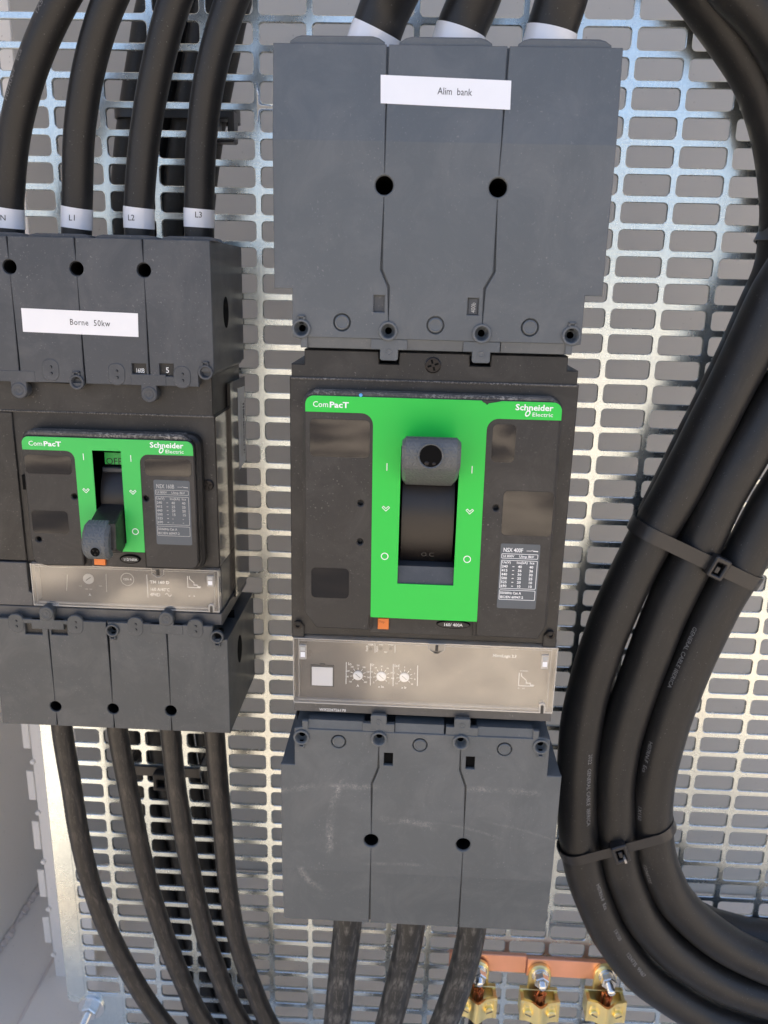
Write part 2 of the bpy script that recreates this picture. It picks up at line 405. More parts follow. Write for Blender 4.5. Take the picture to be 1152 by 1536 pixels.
def glyphs(body, cap, align='LEFT', bold=0.0, shear=0.0, space=1.0):
    key = (body, cap, align, bold, shear, space)
    if key in _g: return _g[key]
    cu = bpy.data.curves.new('lettering', 'FONT'); cu.body = body; cu.size = cap / .73; cu.align_x = align
    cu.resolution_u = 2; cu.offset = bold; cu.shear = shear; cu.fill_mode = 'FRONT'; cu.space_character = space
    ob = bpy.data.objects.new('lettering', cu); me = ob.to_mesh()
    r = ([(v.co.x, v.co.y) for v in me.vertices], [tuple(p.vertices) for p in me.polygons])
    ob.to_mesh_clear(); bpy.data.objects.remove(ob); bpy.data.curves.remove(cu)
    _g[key] = r; return r
def tag(o, label=None, cat=None, group=None, kind=None):
    if label: o['label'] = label
    if cat: o['category'] = cat
    if group: o['group'] = group
    if kind: o['kind'] = kind
    return o
def empty(name, x, z, d, label, cat, group=None):
    o = bpy.data.objects.new(name, None); COL.objects.link(o); o.empty_display_size = .02
    o.location = (x * .001, -d * .001, z * .001); LOC[o.name] = o.location.copy()
    return tag(o, label, cat, group)
def inst(src, parent, x, z, d=0.0):
    """another of the same piece, moved by (x, z, d) mm, with its own children"""
    c = src.copy(); COL.objects.link(c); c.parent = parent
    wl = LOC[src.name] + Vector((x, -d, z)) * .001; LOC[c.name] = wl; c.location = wl - LOC[parent.name]
    for k in src.children:
        g = k.copy(); COL.objects.link(g); g.parent = c; LOC[g.name] = LOC[k.name] + Vector((x, -d, z)) * .001
    return c

# ---- paths and cables
def spline(pts, step=3.0):
    P = [Vector(p) for p in pts]; P = [P[0] * 2 - P[1]] + P + [P[-1] * 2 - P[-2]]
    out = []
    for i in range(1, len(P) - 2):
        a, b, c, d = P[i - 1:i + 3]; n = max(2, int((c - b).length / step))
        for k in range(n):
            t = k / n
            out.append(.5 * ((2 * b) + (c - a) * t + (2 * a - 5 * b + 4 * c - d) * t * t + (3 * b - a - 3 * c + d) * t ** 3))
    out.append(P[-2]); return out
def frames(path):
    """for each point: position, tangent, sideways and towards-the-viewer directions ((x,z,d) space)"""
    n = len(path); fr = []; s = 0
    for i, p in enumerate(path):
        t = (path[min(i + 1, n - 1)] - path[max(i - 1, 0)]).normalized()
        v = Vector((0, 0, 1)); v = (v - t * v.dot(t)).normalized(); u = t.cross(v)
        if i: s += (p - path[i - 1]).length
        fr.append((p, t, u, v, s))
    return fr
def tube(mb, path, r, mat, seg=28, cap=True, wob=0.0):
    fr = frames(path); vs = []; fs = []; o = len(mb.v)
    if mb.uv is None: mb.uv = {}
    for i, (p, t, u, v, s) in enumerate(fr):
        rr = r * (1 + wob * math.sin(s * .11) * math.sin(s * .043 + 1))
        for k in range(seg):
            a = 2 * PI * k / seg - PI / 2
            vs.append(tuple(p + (u * math.cos(a) + v * math.sin(a)) * rr)); mb.uv[o + i * seg + k] = (s * .001, abs(k / seg - .5) * 2 * .05)
    for i in range(len(fr) - 1):
        for k in range(seg):
            j = (k + 1) % seg; fs.append((i * seg + k, i * seg + j, (i + 1) * seg + j, (i + 1) * seg + k))
    if cap: fs += [tuple(range(seg - 1, -1, -1)), tuple((len(fr) - 1) * seg + k for k in range(seg))]
    mb.add(vs, fs, mat); return fr
def tube_text(mb, fr, r, body, s0, ang, cap, mat, flip=False, xs=1.0):
    """print lettering along a cable: s0 mm from its start, ang radians round from the viewer's side"""
    def place(u, v):
        s = s0 + (-u if flip else u); vv = -v if flip else v
        for i in range(len(fr) - 1):
            if fr[i + 1][4] >= s: break
        a, b = fr[i], fr[i + 1]; k = (s - a[4]) / max(1e-6, b[4] - a[4])
        p = a[0].lerp(b[0], k); U = a[2].lerp(b[2], k); V = a[3].lerp(b[3], k); th = ang - vv / r
        return tuple(p + (U * math.sin(th) + V * math.cos(th)) * (r + .24))
    vs, fs = glyphs(body, cap); mb.add([place(u * xs, v) for u, v in vs], fs, mat)
def px_path(pts): return [(*at(x, y, d), d) for x, y, d in pts]
def cable(name, pts, r, mat, label, group, prints=(), sleeve=None, wob=0.0, cat='cable'):
    path = spline(pts); p0 = path[0]
    root = empty(name, p0[0], p0[1], p0[2], label, cat, group)
    mb = MB(); fr = tube(mb, path, r, mat, wob=wob); mb.build('sheath', root, smooth=60)
    if prints:
        for body, s0, ang, cap, flip in prints:
            m2 = MB(); tube_text(m2, fr, r, body, s0, ang, cap, CABLEINK, flip); m2.build('printed_marking', root)
    if sleeve:
        s0, s1, txt = sleeve
        sub = [f[0] for f in fr if s0 <= f[4] <= s1]
        ms = MB(); f2 = tube(ms, sub, r + .35, TAPEEDGE)
        if txt:
            body, u0, ang, cap = txt; uvs = ms.uv
            q0 = len(ms.v)
            # lettering reads across the sleeve
            mid = f2[len(f2) // 2]
            vs, fs = glyphs(body, cap, 'CENTER')
            R = r + .55
            tt = mid[1] * (1 / mid[1].y)
            ms.add([tuple(mid[0] + tt * (v + u0) + Vector((math.sin(ang + u / R) * R, 0, math.cos(ang + u / R) * R))) for u, v in vs], fs, INK)
        ms.build('marker_sleeve', root, smooth=60)
    return root, fr

# ------------------------------------------------------------------ setting: ground and cabinet
g = MB(); GZ = -1300
g.add([(-400000, GZ, -400000), (400000, GZ, -400000), (400000, GZ, 400000), (-400000, GZ, 400000)], [(0, 1, 2, 3)], EARTH)
tag(g.build('ground'), 'sandy ground in front of the cabinet', None, kind='structure')

XL, XR, ZB, ZT, DB, DF = -502, 640, -775, 800, -245, 130
cab = empty('electrical_cabinet', 70, ZB, DB, 'light grey painted steel cabinet interior with wall, floor and back seen behind the perforated plate', 'cabinet')
MB().box(XL - 2, ZB - 40, XR + 2, ZT + 2, DB - 3, DB, BACKSHADE).build('back_panel', cab)
MB().box(XL - 3, ZB - 40, XL, ZT, DB, DF, PAINT).build('side_panel', cab)
MB().box(XR, ZB - 40, XR + 3, ZT, DB, DF, PAINT).build('side_panel', cab)
MB().box(XL, ZT, XR, ZT + 3, DB, DF, PAINT).build('top_panel', cab)
MB().box(XL, ZB - 3, XR, ZB, DB, DF, PAINT).build('floor_panel', cab)
# raised gland tray on the floor with a bright folded edge
gp = MB().box(-441, ZB, XR - 60, ZB + 5, DB + 2, DF - 8, PAINT, back=True).build('gland_tray', cab)
ed = MB()
for k in range(59):
    d = DB + 4 + k * 6; ed.box(-442.6 - random.random() * .5, ZB, -440.6 + random.random() * .4, ZB + 5.6 + random.random() * .3, d, d + 6.02, SEAL)
ed.build('folded_edge', gp)
# broken bead of sealant in the wall-floor corner
sb = MB(); random.seed(3)
for k in range(220):
    d = DB + 4 + k * 2.1
    if d > 122: break
    wv = 3.4 + 2.6 * random.random() + 1.6 * math.sin(k * .35) * math.sin(k * .11)
    sb.add([(XL + .3, ZB + .3, d), (XL + wv, ZB + .4 + random.random(), d), (XL + .4 + random.random(), ZB + wv * .8, d), (XL + .3, ZB + .3, d + 2.2), (XL + wv * (.8 + .4 * random.random()), ZB + .4 + random.random(), d + 2.2), (XL + .4 + random.random(), ZB + wv * .8, d + 2.2)],
           [(0, 1, 2), (3, 5, 4), (1, 4, 5, 2)], SEAL)
sb.build('sealant_bead', cab)
# frame upright with square teeth behind the plate's left edge
up = MB(); up.box(-430.5, -770, -392, ZT - 2, -93, -90.5, PAINT, bev=.4)
UP = up.build('frame_upright', cab)
zz0 = at(46, 1156, -90)[1]
tooth = None
for k in range(-3, 16):
    z1 = zz0 + (k - 2) * 50.6; z0 = z1 - 28.5
    if z0 < -765: continue
    t = MB().box(-436.6, z0, -430.5, z1, -90.4, -89.0, PAINT, bev=.4)
    t.lathe(-430.0, z0 - 13, [(2.2, -90.4), (2.2, -88.5), (1.8, -88), (.5, -88)], PAINT, 14)
    t.build('tooth', UP)

# ------------------------------------------------------------------ perforated mounting plate
pl = MB(); PX, PZ = 30.0, 15.0
def plate_cell(i, k, hole=True):
    x0, x1, z1, z0 = i * PX, (i + 1) * PX, -k * PZ, -(k + 1) * PZ
    if not hole:
        pl.box(x0, z0, x1, z1, -2, 0, ZINC); return
    h = rrect(x0 + 1.85, z0 + 1.95, x1 - 1.85, z1 - 1.95, 2.3, 3)
    pl.prism(rect(x0, z0, x1, z1), -2.0, 0, ZINC, holes=[h], bev=0, hb=.38, back=True)
KT, KB = -8, 50
for i in range(-12, 8):
    for k in range(KT, KB):
        if i == -12 and k > 45: continue
        plate_cell(i, k)
zt, zb = -KT * PZ, -KB * PZ
plate = None
# plain rims: left margin with a stepped lower corner, and the far sides
cr = 5.0; arc = [(-374.5 + cr - cr * math.cos(a), -699 + cr - cr * math.sin(a)) for a in [k * PI / 8 for k in range(5)]]
pl.prism([(-360, zt), (-374.5, zt)] + arc + [(-365, -699), (-364, -701), (-364, zb), (-330, zb), (-330, -690), (-360, -690)], -2, 0, ZINC, bev=.3, back=True)
pl.box(240, zb, 258, zt, -2, 0, ZINC, bev=0)
plate = pl.build('mounting_plate', weld=True, smooth=30)
tag(plate, 'perforated galvanised steel mounting plate with rows of rounded slots behind the breakers', 'mounting plate')

# bolt and washer at the plate's lower left corner
bx, bz = at(136, 1513, 2)
bolt = empty('hex_bolt', bx, bz, 0, 'zinc hex bolt with wide washer at lower left corner of perforated plate', 'bolt')
MB().lathe(bx, bz, [(10.6, 0), (10.6, 1.4), (10.2, 1.8), (3.2, 1.8)], STEEL, 36).build('washer', bolt)
MB().prism(circ(bx, bz, 6.6, 6, .3), 1.8, 8.2, STEEL, bev=.7).build('nut', bolt)
th = MB(); pr = [(3.1, 8)]
for k in range(26): pr += [(3.3, 8.4 + k * 1.25), (2.5, 9.0 + k * 1.25)]
th.lathe(bx, bz, pr + [(2.2, 41)], STEEL, 18); th.build('threaded_stud', bolt)

# ------------------------------------------------------------------ shared breaker details
def boss(parent, x, z, d, mat, key=1, r=4.6):
    """moulded ring round a sunk screw hole; key: +1 notch on top, -1 below, 0 none"""
    m = MB()
    m.lathe(x, z, [(r, d - 1), (r, d + .9), (r - .35, d + 1.3), (r - 1.0, d + 1.3), (r - 1.35, d + .9), (r - 1.8, d - 2.2), (1.9, d - 3.2), (1.7, d - 3.4)], mat, 32, cap=False)
    m.lathe(x, z, [(1.7, d - 3.35), (1.7, d - 9)], HOLE_SHADE, 16)
    if key:
        s = key
        m.box(x - 1.9, z + s * (r - .3), x - 1.0, z + s * (r + 1.6), d - 1, d + 1.2, mat, bev=.2)
        m.box(x + 1.0, z + s * (r - .3), x + 1.9, z + s * (r + 1.6), d - 1, d + 1.2, mat, bev=.2)
        m.box(x - 1.9, z + s * (r + .9), x + 1.9, z + s * (r + 1.7), d - 1, d + 1.2, mat, bev=.2)
        m.box(x - 1.0, z + s * (r - 2.2), x + 1.0, z + s * (r + .9), d - 1, d - .2, HOLE_SHADE)
    return m.build('screw_boss', parent)
def plug(parent, x, z, d, mat, rx, rz, dots=False):
    """blanking disc in a moulded gap"""
    m = MB()
    if dots:
        m.prism(stadium(x, z, rx, rz), d - 1.8, d + .35, mat, bev=.45)
        for s in (-1, 1): m.lathe(x + .4, z + s * 1.7, [(.75, d + .36), (.7, d + .40), (.3, d + .40)], HOLE_SHADE, 12); m.lathe(x + .2, z + s * 1.7 - .15, [(.62, d + .41), (.55, d + .75), (.2, d + .8)], mat, 12)
    else:
        m.lathe(x, z, [(rx, d - 1.8), (rx, d - .05), (rx - .3, d + .25), (rx - .75, d + .35), (rx - 1.0, d + .2), (rx - 1.3, d + .15)], mat, 32)
    return m.build('blanking_plug', parent)
def edge_path(segs, side, gap):
    """boundary of a shield segment running down segs [(x, z, bite radius)], pushed gap to one side, circular bites taken out"""
    out = []
    down = segs[-1][1] < segs[0][1]
    for x, z, r in segs:
        if r:
            n = 10
            for k in (range(n + 1) if down else range(n, -1, -1)):
                a = PI / 2 + PI * k / n if side < 0 else PI / 2 - PI * k / n
                out.append((x + r * math.cos(a), z + r * math.sin(a)))
        else: out.append((x + side * gap, z))
    return out
def screw(parent, x, z, d, r, name='screw'):
    m = MB(); m.lathe(x, z, [(r, d - 1), (r, d + .4), (r * .86, d + .8), (r * .45, d + .8)], SCREW, 24)
    m.lathe(x, z, [(r * .45, d + .8), (r * .4, d - .5), (.1, d - .6)], HOLE_SHADE, 12)
    for k in range(4):
        a = k * PI / 2 + .3; c, s_ = math.cos(a), math.sin(a); p = [(r * .2, -r * .12), (r * .7, -r * .12), (r * .7, r * .12), (r * .2, r * .12)]
        m.flat([(x + u * c - v * s_, z + u * s_ + v * c) for u, v in p], d + .83, HOLE_SHADE)
    return m.build(name, parent)
def logo(m, x, z, d, w_, mat):
    """maker's two line wordmark"""
    vs, fs = glyphs('Schneider', 3.0, 'LEFT', .09); mx = max(v[0] for v in vs); k = w_ / mx
    m.text('Schneider', x, z, d, 3.0, mat, bold=.09, xs=k)
    m.text('Electric', x + w_ * .45, z - 2.9, d, 2.0, mat, bold=.01, xs=w_ * .55 / max(v[0] for v in glyphs('Electric', 2.0, 'LEFT', .01)[0]))
    cx, cz = x + w_ * .335, z - 1.5
    o = []; i_ = []
    for q in range(20):
        a = 2 * PI * q / 20; u, v = 1.15 * math.cos(a), 1.75 * math.sin(a); c, s_ = math.cos(-.5), math.sin(-.5)
        o.append((cx + u * c - v * s_, cz + u * s_ + v * c)); u *= .55; v *= .6; i_.append((cx + u * c - v * s_, cz + u * s_ + v * c))
    m.flat(o, d, mat, holes=[i_])
def fascia_marks(m, xl, xr, zi, zc, zo, d, k=1.0):
    for x in (xl, xr):
        m.line([(x, zi - 1.9 * k), (x, zi + 1.9 * k)], .42 * k, d, WHITE)
        cv = ccw([(x - 2.1 * k, zc + .7 * k), (x, zc - 1.4 * k), (x + 2.1 * k, zc + .7 * k), (x + 1.2 * k, zc + 1.6 * k), (x, zc + .4 * k), (x - 1.2 * k, zc + 1.6 * k)])
        m.flat(cv, d, WHITE, holes=[inset(cv, .34 * k)])
        m.flat(circ(x, zo, 1.95 * k), d, WHITE, holes=[circ(x, zo, 1.5 * k)])
def box_stroke(m, x0, z0, x1, z1, wd, d, mat, r=.6): m.flat(rrect(x0, z0, x1, z1, r, 3), d, mat, holes=[rrect(x0 + wd, z0 + wd, x1 - wd, z1 - wd, r * .7, 3)])
def curve_print(m, x, z, k, d, mat):
    m.line([(x, z), (x, z - 8 * k), (x + 8.5 * k, z - 8 * k)], .35, d, mat)
    m.line([(x + 1.3 * k, z), (x + 1.3 * k, z - 2 * k), (x + 4.2 * k, z - 4.5 * k), (x + 4.2 * k, z - 6.2 * k), (x + 6.6 * k, z - 6.2 * k), (x + 6.6 * k, z - 7.4 * k), (x + 8.8 * k, z - 7.4 * k)], .35, d, mat)

# ------------------------------------------------------------------ large breaker
DC = 103.7
big = empty('circuit_breaker', -105, -330, 0, 'large grey and black circuit breaker with bright green front and handle up, centre of plate', 'circuit breaker', 'moulded case circuit breakers')
def warp_top(x, z, d):   # outer ends of both shields lean slightly towards the viewer
    return (x, z, d)
def big_shield(top):
    q = MB(); SM = SHIELD if top else SCUFF
    if top:
        g1 = [(-131.4, -37.2, 0), (-131.4, -96.7, 4.5), (-131.9, -134, 0), (-128.2, -142, 0), (-127.9, -162.6, 3.4)]
        g2 = [(-77.4, -37.2, 0), (-78.9, -96.7, 4.5), (-78.4, -134, 0), (-82.5, -141.6, 0), (-82.7, -162.6, 3.4)]
        zE, zL, zN = -171.5, -166.5, -157.5
        W1, W2 = (-135.3, -130.0, -153.8, -146.0), (-90.2, -84.9, -154.0, -146.2)
        ZO = -78.0
    else:
        g1 = [(-130.6, -515.5, 0), (-130.5, -452.9, 4.5), (-130.9, -414.8, 0), (-127.4, -404.6, 0), (-127.4, -385.6, 3.4)]
        g2 = [(-76.6, -515.5, 0), (-77.0, -452.7, 4.5), (-77.6, -414.0, 0), (-81.2, -403.6, 0), (-81.7, -385.4, 3.4)]
        zE, zL, zN = -376.5, -381.5, -389
        W1, W2 = (-124.4, -119.3, -402.4, -394.6), (-78.3, -73.2, -402.4, -394.6)
    s = 1 if top else -1
    if top: X0, X1, xa, xb = -183.2, -26.8, -174.6, -34.8; ztop = -37.2; zs = -143.9; sh = [-38, -38]
    else: X0, X1, xa, xb = -183.0, -24.3, -175.0, -32.4; ztop = -515.5; zs = -404.6
    gx = .55
    # left segment
    def lip(x): return zE
    L = [(X0, ztop)] + edge_path(g1, -1, gx) + [(-127.9 - gx, zL)]
    # walk bottom edge of the left segment leftwards
    n1 = [(-136.5, zL), (-136.5, zL)]
    zc = -168.5 if top else -380.3
    Lp = L + [(-137, zL), (-167.3, zL), (-167.3, zE), (-170.6, zE), (-170.6, zE + s * 4.0), (xa, zE + s * 5.0), (xa, zs), (X0, zs)]
    Mp = edge_path(g1, 1, gx) + [(-127.9 + gx, zL), (-118.5, zL), (-91.8, zL), (-82.7 - gx, zL)] + list(reversed(edge_path(g2, -1, gx)))
    Rp = edge_path(g2, 1, gx) + [(-82.7 + gx, zL), (-73.0, zL), (-42.0, zL), (-42.0, zE), (-38.8, zE), (-38.8, zE + s * 4.0), (xb, zE + s * 5.0), (xb, zs), (X1, zs), (X1, ztop)]
    zs1, zs4 = (-162.5, -162.4) if top else (-386.6, -385.9)
    c1, c2, c3 = ((-150.4, -159.0), (-105.2, -159.2), (-59.8, -159.1)) if top else ((-150.1, -388.7), (-104.4, -388.6), (-57.2, -388.9))
    b1 = (-170.2 if top else -171.0, zs1); b4 = (-39.8 if top else -37.2, zs4)
    hl = [circ(*c1, 4.15, 28), circ(*b1, 3.4, 24)]; hm = [circ(*c2, 4.15, 28)]; hr = [circ(*c3, 4.15, 28), circ(*b4, 3.4, 24)]
    wr = lambda W: rect(W[0], W[2], W[1], W[3])
    if top: hl.append(wr(W1)); hm.append(wr(W2))
    else: hm.append(wr(W1)); hr.append(wr(W2))
    for poly, hs in ((Lp, hl), (Mp, hm), (Rp, hr)): q.prism(poly, DC - 2.4, DC, SM, holes=hs, bev=.35)
    # lowered strips between the tabs and the tabs themselves
    for x0, x1 in ((-167.3, -136.2), (-118.6, -91.4), (-73.0, -42.0)):
        q.add([(x0, zL, DC - .8), (x1, zL, DC - .8), (x1, zE, DC - 1.9), (x0, zE, DC - 1.9)], [(0, 1, 2, 3)], SM)
        q.add([(x0, zE, DC - 1.9), (x1, zE, DC - 1.9), (x1, zE, DC - 12), (x0, zE, DC - 12)], [(0, 1, 2, 3)], SM)
    for xc in ((-127.3, -82.4) if top else (-127.9, -81.4)):
        q.prism([(xc - 8.9, zL), (xc - 8.9, zE), (xc - 4.4, zE), (xc - 4.4, zE - s * 4.4), (xc - 3.6, zE - s * 5.2), (xc + 3.6, zE - s * 5.2), (xc + 4.4, zE - s * 4.4), (xc + 4.4, zE), (xc + 8.9, zE), (xc + 8.9, zL)], DC - 3, DC - .25, SM, bev=.25)
        q.lathe(xc, zE - s * 1.0, [(1.7, DC - .26), (1.7, DC), (1.3, DC + .02), (1.1, DC - .2)], SM, 20)
    # solid inner box carrying the deep holes
    ip = [(X0 + .3, ztop - s * .3), (X1 - .3, ztop - s * .3), (X1 - .3, zs), (xb - .3, zs), (xb - .3, zE + s * 5), (-42, zE + s * 4.8), (-42, zL), (-167.3, zL), (-167.3, zE + s * 4.8), (xa + .3, zE + s * 5), (xa + .3, zs), (X0 + .3, zs)]
    deep = [circ(g1[1][0], g1[1][1], 4.1, 20), circ(g2[1][0], g2[1][1], 4.1, 20)] + [circ(*b, 3.2, 20) for b in (b1, b4, (g1[4][0], g1[4][1]), (g2[4][0], g2[4][1]))]
    q.prism(ip, 22, DC - 2.4, SM, holes=deep, back=False)
    q.flat(rect(X0 + 3, min(ztop, zL) + 2, X1 - 3, max(ztop, zL) - 2), 60, HOLE_SHADE)
    for gg in (g1, g2): q.lathe(gg[1][0], gg[1][1], [(4.05, DC - 1.2), (4.05, 50)], HOLE_SHADE, 20, cap=False)  # black liner paints the shade inside the deep holes
    for x0, x1, z0, z1 in (W1, W2): q.flat(rect(x0, z0, x1, z1), DC - 2.2, HOLE_SHADE if not top else SHIELD_DARK)
    # bisect and lean the outer end
    nm = 'terminal_shield'
    # mounding rings round the deep holes
    for gg in (g1, g2):
        q.lathe(gg[1][0], gg[1][1], [(5.3, DC - .35), (5.2, DC + .12), (4.7, DC + .12), (4.2, DC - .5), (4.1, DC - 4)], SM, 28, cap=False)
    ob = q.build(nm, big)
    lean(ob, -78.0 if top else -475.0, s)
    for (x, z), key in ((b1, s), (b4, s), ((g1[4][0], g1[4][1]), 0), ((g2[4][0], g2[4][1]), 0)): boss(ob, x, z, DC, SM, key)
    for c in (c1, c2, c3): plug(ob, *c, DC, SM, 3.55, 3.55)
    if top:
        m = MB(); m.flat(rect(-89.6, -153.6, -85.4, -146.5), DC - 1.6, SHIELD_DARK); m.text('400b', -86.3, -153.0, DC - 1.5, 2.2, PALE, rot=90, xs=.8); m.build('rating_window', ob)
        lt = MB(); a, b, c, d_ = at(571, 112, DC - 3), at(767, 121, DC - 3), at(765, 165, DC - 2), at(571, 155, DC - 2)
        dd = lambda z: DC + .30 - max(0, z + 78) * .12
        lt.add([(x, z, dd(z)) for x, z in (a, b, c, d_)], [(0, 1, 2, 3)], TAPE)
        lt.add([(x, z, dd(z) - .25) for x, z in (a, b, c, d_)] + [(x, z, dd(z)) for x, z in (a, b, c, d_)], [(0, 1, 5, 4), (1, 2, 6, 5), (2, 3, 7, 6), (3, 0, 4, 7)], TAPE)
        t = at(656, 142, DC - 3); an = math.degrees(math.atan2(b[1] - a[1], b[0] - a[0]))
        c_, s_ = math.cos(math.radians(an)), math.sin(math.radians(an))
        lt.text('Alim  bank', 0, 0, 0, 3.1, INK, xs=.84, place=lambda u, v: (t[0] + u * c_ - v * s_, t[1] + u * s_ + v * c_, dd(t[1] + v) + .08))
        lt.build('label_tape', ob)
        # rounded cable collars standing on the upper edge
        for x0, x1 in ((at(430, 62, DC)[0], at(578, 62, DC)[0]), (at(597, 62, DC)[0], at(742, 62, DC)[0]), (at(778, 66, DC)[0], at(924, 66, DC)[0])):
            k = MB(); k.prism([(x0, -38.2), (x1, -38.2), (x1 - .6, -35.8), (x1 - 3.2, -34.2), (x1 - 6, -33.5), (x0 + 6, -33.5), (x0 + 3.2, -34.2), (x0 + .6, -35.8)], 88, DC - 6.2, SHIELD, bev=.8); k.build('cable_collar', ob)
    return ob
def lean(ob, zc, s):
    me = ob.data; bm = bmesh.new(); bm.from_mesh(me); o = LOC[ob.name]
    bmesh.ops.bisect_plane(bm, geom=bm.verts[:] + bm.edges[:] + bm.faces[:], plane_co=Vector((0, 0, zc * .001)) - o, plane_no=(0, 0, 1), dist=1e-7)
    for v in bm.verts:
        z = (v.co.z + o.z) * 1000; d = -(v.co.y + o.y) * 1000
        if s * (z - zc) > .01 and d > 95: v.co.y += s * (z - zc) * .12 * .001
    bm.to_mesh(me); bm.free(); me.set_sharp_from_angle(angle=math.radians(2.0))
TS = big_shield(True); BS = big_shield(False)
tag(TS, 'grey terminal shield carrying the "Alim bank" tape'); tag(BS, 'grey lower terminal shield with chalky rub marks')

# case
DB1 = 100.0
h = MB()
top_edge = [(-169.3, -172.6), (-132.2, -172.6), (-132.2, -178.6), (-122.4, -178.6), (-122.4, -172.6), (-87.4, -172.6), (-87.4, -178.4), (-77.4, -178.4), (-77.4, -172.6), (-39.6, -172.6)]
h.prism(list(reversed([(-175.8, -179.8), (-169.3, -179.8)] + top_edge + [(-39.6, -179.4), (-34.2, -179.4), (-34.2, -187), (-175.8, -187)])), 12, DB1, BODY, bev=.5)
h.prism(rect(-176.6, -325.3, -33.4, -186.2), 10, DB1 + 1.0, BODY, bev=.5, holes=[rrect(-121.5, -292, -88.5, -215, 1)])
h.box(-168, -174, -41, -168, 12, DB1 - 6, BODY)
h.box(-175.8, -373.0, -32.2, -325, 8, 96.0, TRIPGREY)
CASE = h.build('case', big)
screw(CASE, -105.5, -178.6, DB1, 4.0)
e = MB(); e.prism([(-175.9, -186.3), (-34.1, -186.3), (-34.1, -187.3), (-175.9, -187.3)], DB1 - 1, DB1 + 1.5, EDGE, bev=.3); e.build('ledge', CASE)
for x0, x1, xs in ((-176.2, -169.5, 1), (-40.6, -33.6, -1)):   # clips at the lower corners
    m = MB(); m.prism([(x0, -326.6), (x1, -326.6), (x1, -320 if xs > 0 else -324), (x1 - 2, -317.2), (x0 + 2, -317.2), (x0, -320 if xs < 0 else -324)], 90, DB1 + 2.5, HOLE_SHADE if False else BODY, bev=.5)
    m.lathe((x0 + x1) / 2, -319, [(2.2, DB1 + 2.5), (2.2, DB1 + 3.4), (1.2, DB1 + 3.6), (1.1, DB1 + 2)], SCREW, 16); m.build('corner_clip', CASE)

# bezel
DZ = 110.0
bz_ = MB()
def bez_out(b): return None
bo = [(-167.9, -309), (-167.9, -198.5)] + [(-162.9 - 5 * math.cos(a), -198.5 + 5 * math.sin(a)) for a in [k * PI / 12 for k in range(1, 7)]] + [(-47.9 + 5 * math.sin(a), -198.5 + 5 * math.cos(a)) for a in [k * PI / 12 for k in range(0, 7)]] + \
     [(-41.6, -312), (-45.0, -318.6), (-77.0, -318.4), (-77.3, -309.8), (-134.0, -309.5), (-134.2, -317.2), (-162, -317.0)]
winL1 = rrect(-165.0, -203.6 - 17.6, -138.6, -204.0, 2.2); winL2 = rrect(-164.6, -299.0, -146.9, -283.8, 2.0)
def avg(px0, py0, px1, py1, d):
    a, b = at(px0, py0, d), at(px1, py1, d); return (a[0], b[1], b[0], a[1])
w1 = avg(465, 628, 554, 687, DZ); w2 = avg(467, 851, 523, 898, DZ); w3 = avg(740, 636, 771, 694, DZ); w4 = avg(756, 736, 826, 805, DZ)
slot = rect(-119.9, -290.4, -90.5, -217.4)
dots = [at(541, 755, DZ), at(540, 813, DZ), at(744, 762, DZ)]
bz_.prism(bo, 98, DZ, BEZEL, bev=.6, holes=[slot] + [circ(*p, 1.45, 14) for p in dots])
for p in dots: bz_.flat(circ(*p, 1.6, 12), 104, HOLE_SHADE)
bz_.prism(inset(ccw([p for p in bo]), -1.6), 98, DZ - 3.6, BEZEL, bev=1.2, holes=[rect(-120.5, -291, -90, -217)])
FRONT = bz_.build('front_panel', big)
m = MB(); m.prism([(-163.5, -191.7), (-47, -191.9), (-43.6, -194.6), (-166.6, -194.4)], DZ - 9, DZ - .7, EDGE, bev=.9); m.build('dusty_top_edge', FRONT)
m = MB(); m.box(-134.0, -321.5, -77.0, -309.6, 98, 103.6, BEZEL, bev=.3)
m.box(-78.6, -321, -77.6, -309.8, 103, 104.6, BEZEL, bev=.1); m.build('lower_strip', FRONT)
for r_, name in ((w1, 0), (w2, 0), (w3, 0), (w4, 0)):
    m = MB(); pane(m, *r_, 2.4, DZ + .06, .05 * abs(r_[3] - r_[1]) / 17, WINDOW)
    m.flat(rrect(r_[0] - .35, r_[1] - .35, r_[2] + .35, r_[3] + .35, 2.6), DZ + .03, BODY, holes=[rrect(*r_, 2.4)])
    m.build('window', FRONT)
# green fascia
gf = MB(); zt1 = -193.95
def fillet(cx, cz, r, a0, a1, n=6): return [(cx + r * math.cos(math.radians(a0 + (a1 - a0) * k / n)), cz + r * math.sin(math.radians(a0 + (a1 - a0) * k / n))) for k in range(n + 1)]
nick = [(-81.5, zt1), (-80.4, zt1 - 1.0), (-79.6, zt1 - 1.2), (-78.7, zt1 - 2.1), (-77.9, zt1 - 1.3), (-76.3, zt1 - 1.0), (-73.5, zt1 - .5), (-71.5, zt1)]
go = [(-167.5, -201.9), (-167.5, -198)] + fillet(-163.3, -198.1, 4.2, 180, 90) + nick + fillet(-46.6, -198.1, 4.2, 90, 0) + [(-42.4, -202.6)] + \
     [(-72.4, -202.6)] + fillet(-72.4, -208.4, 5.8, 90, 180) + [(-77.4, -309.9), (-133.3, -309.6), (-134.0, -206.5)] + fillet(-139.8, -207.7, 5.8, 0, 90)
gf.prism(go, DZ + .02, DZ + .45, GREEN, holes=[rect(-119.7, -290.2, -90.7, -217.6)], bev=.1)
gf.text('Com', *at(469, 610, DZ + .5), DZ + .52, 2.9, WHITE, bold=.01, fit=7.6)
x_ = at(469, 609, DZ + .5)[0] + 8.2
gf.text('PacT', x_, at(469, 610, DZ)[1], DZ + .52, 2.9, WHITE, bold=.11, fit=9.6)
lx = at(773, 614, DZ + .5)
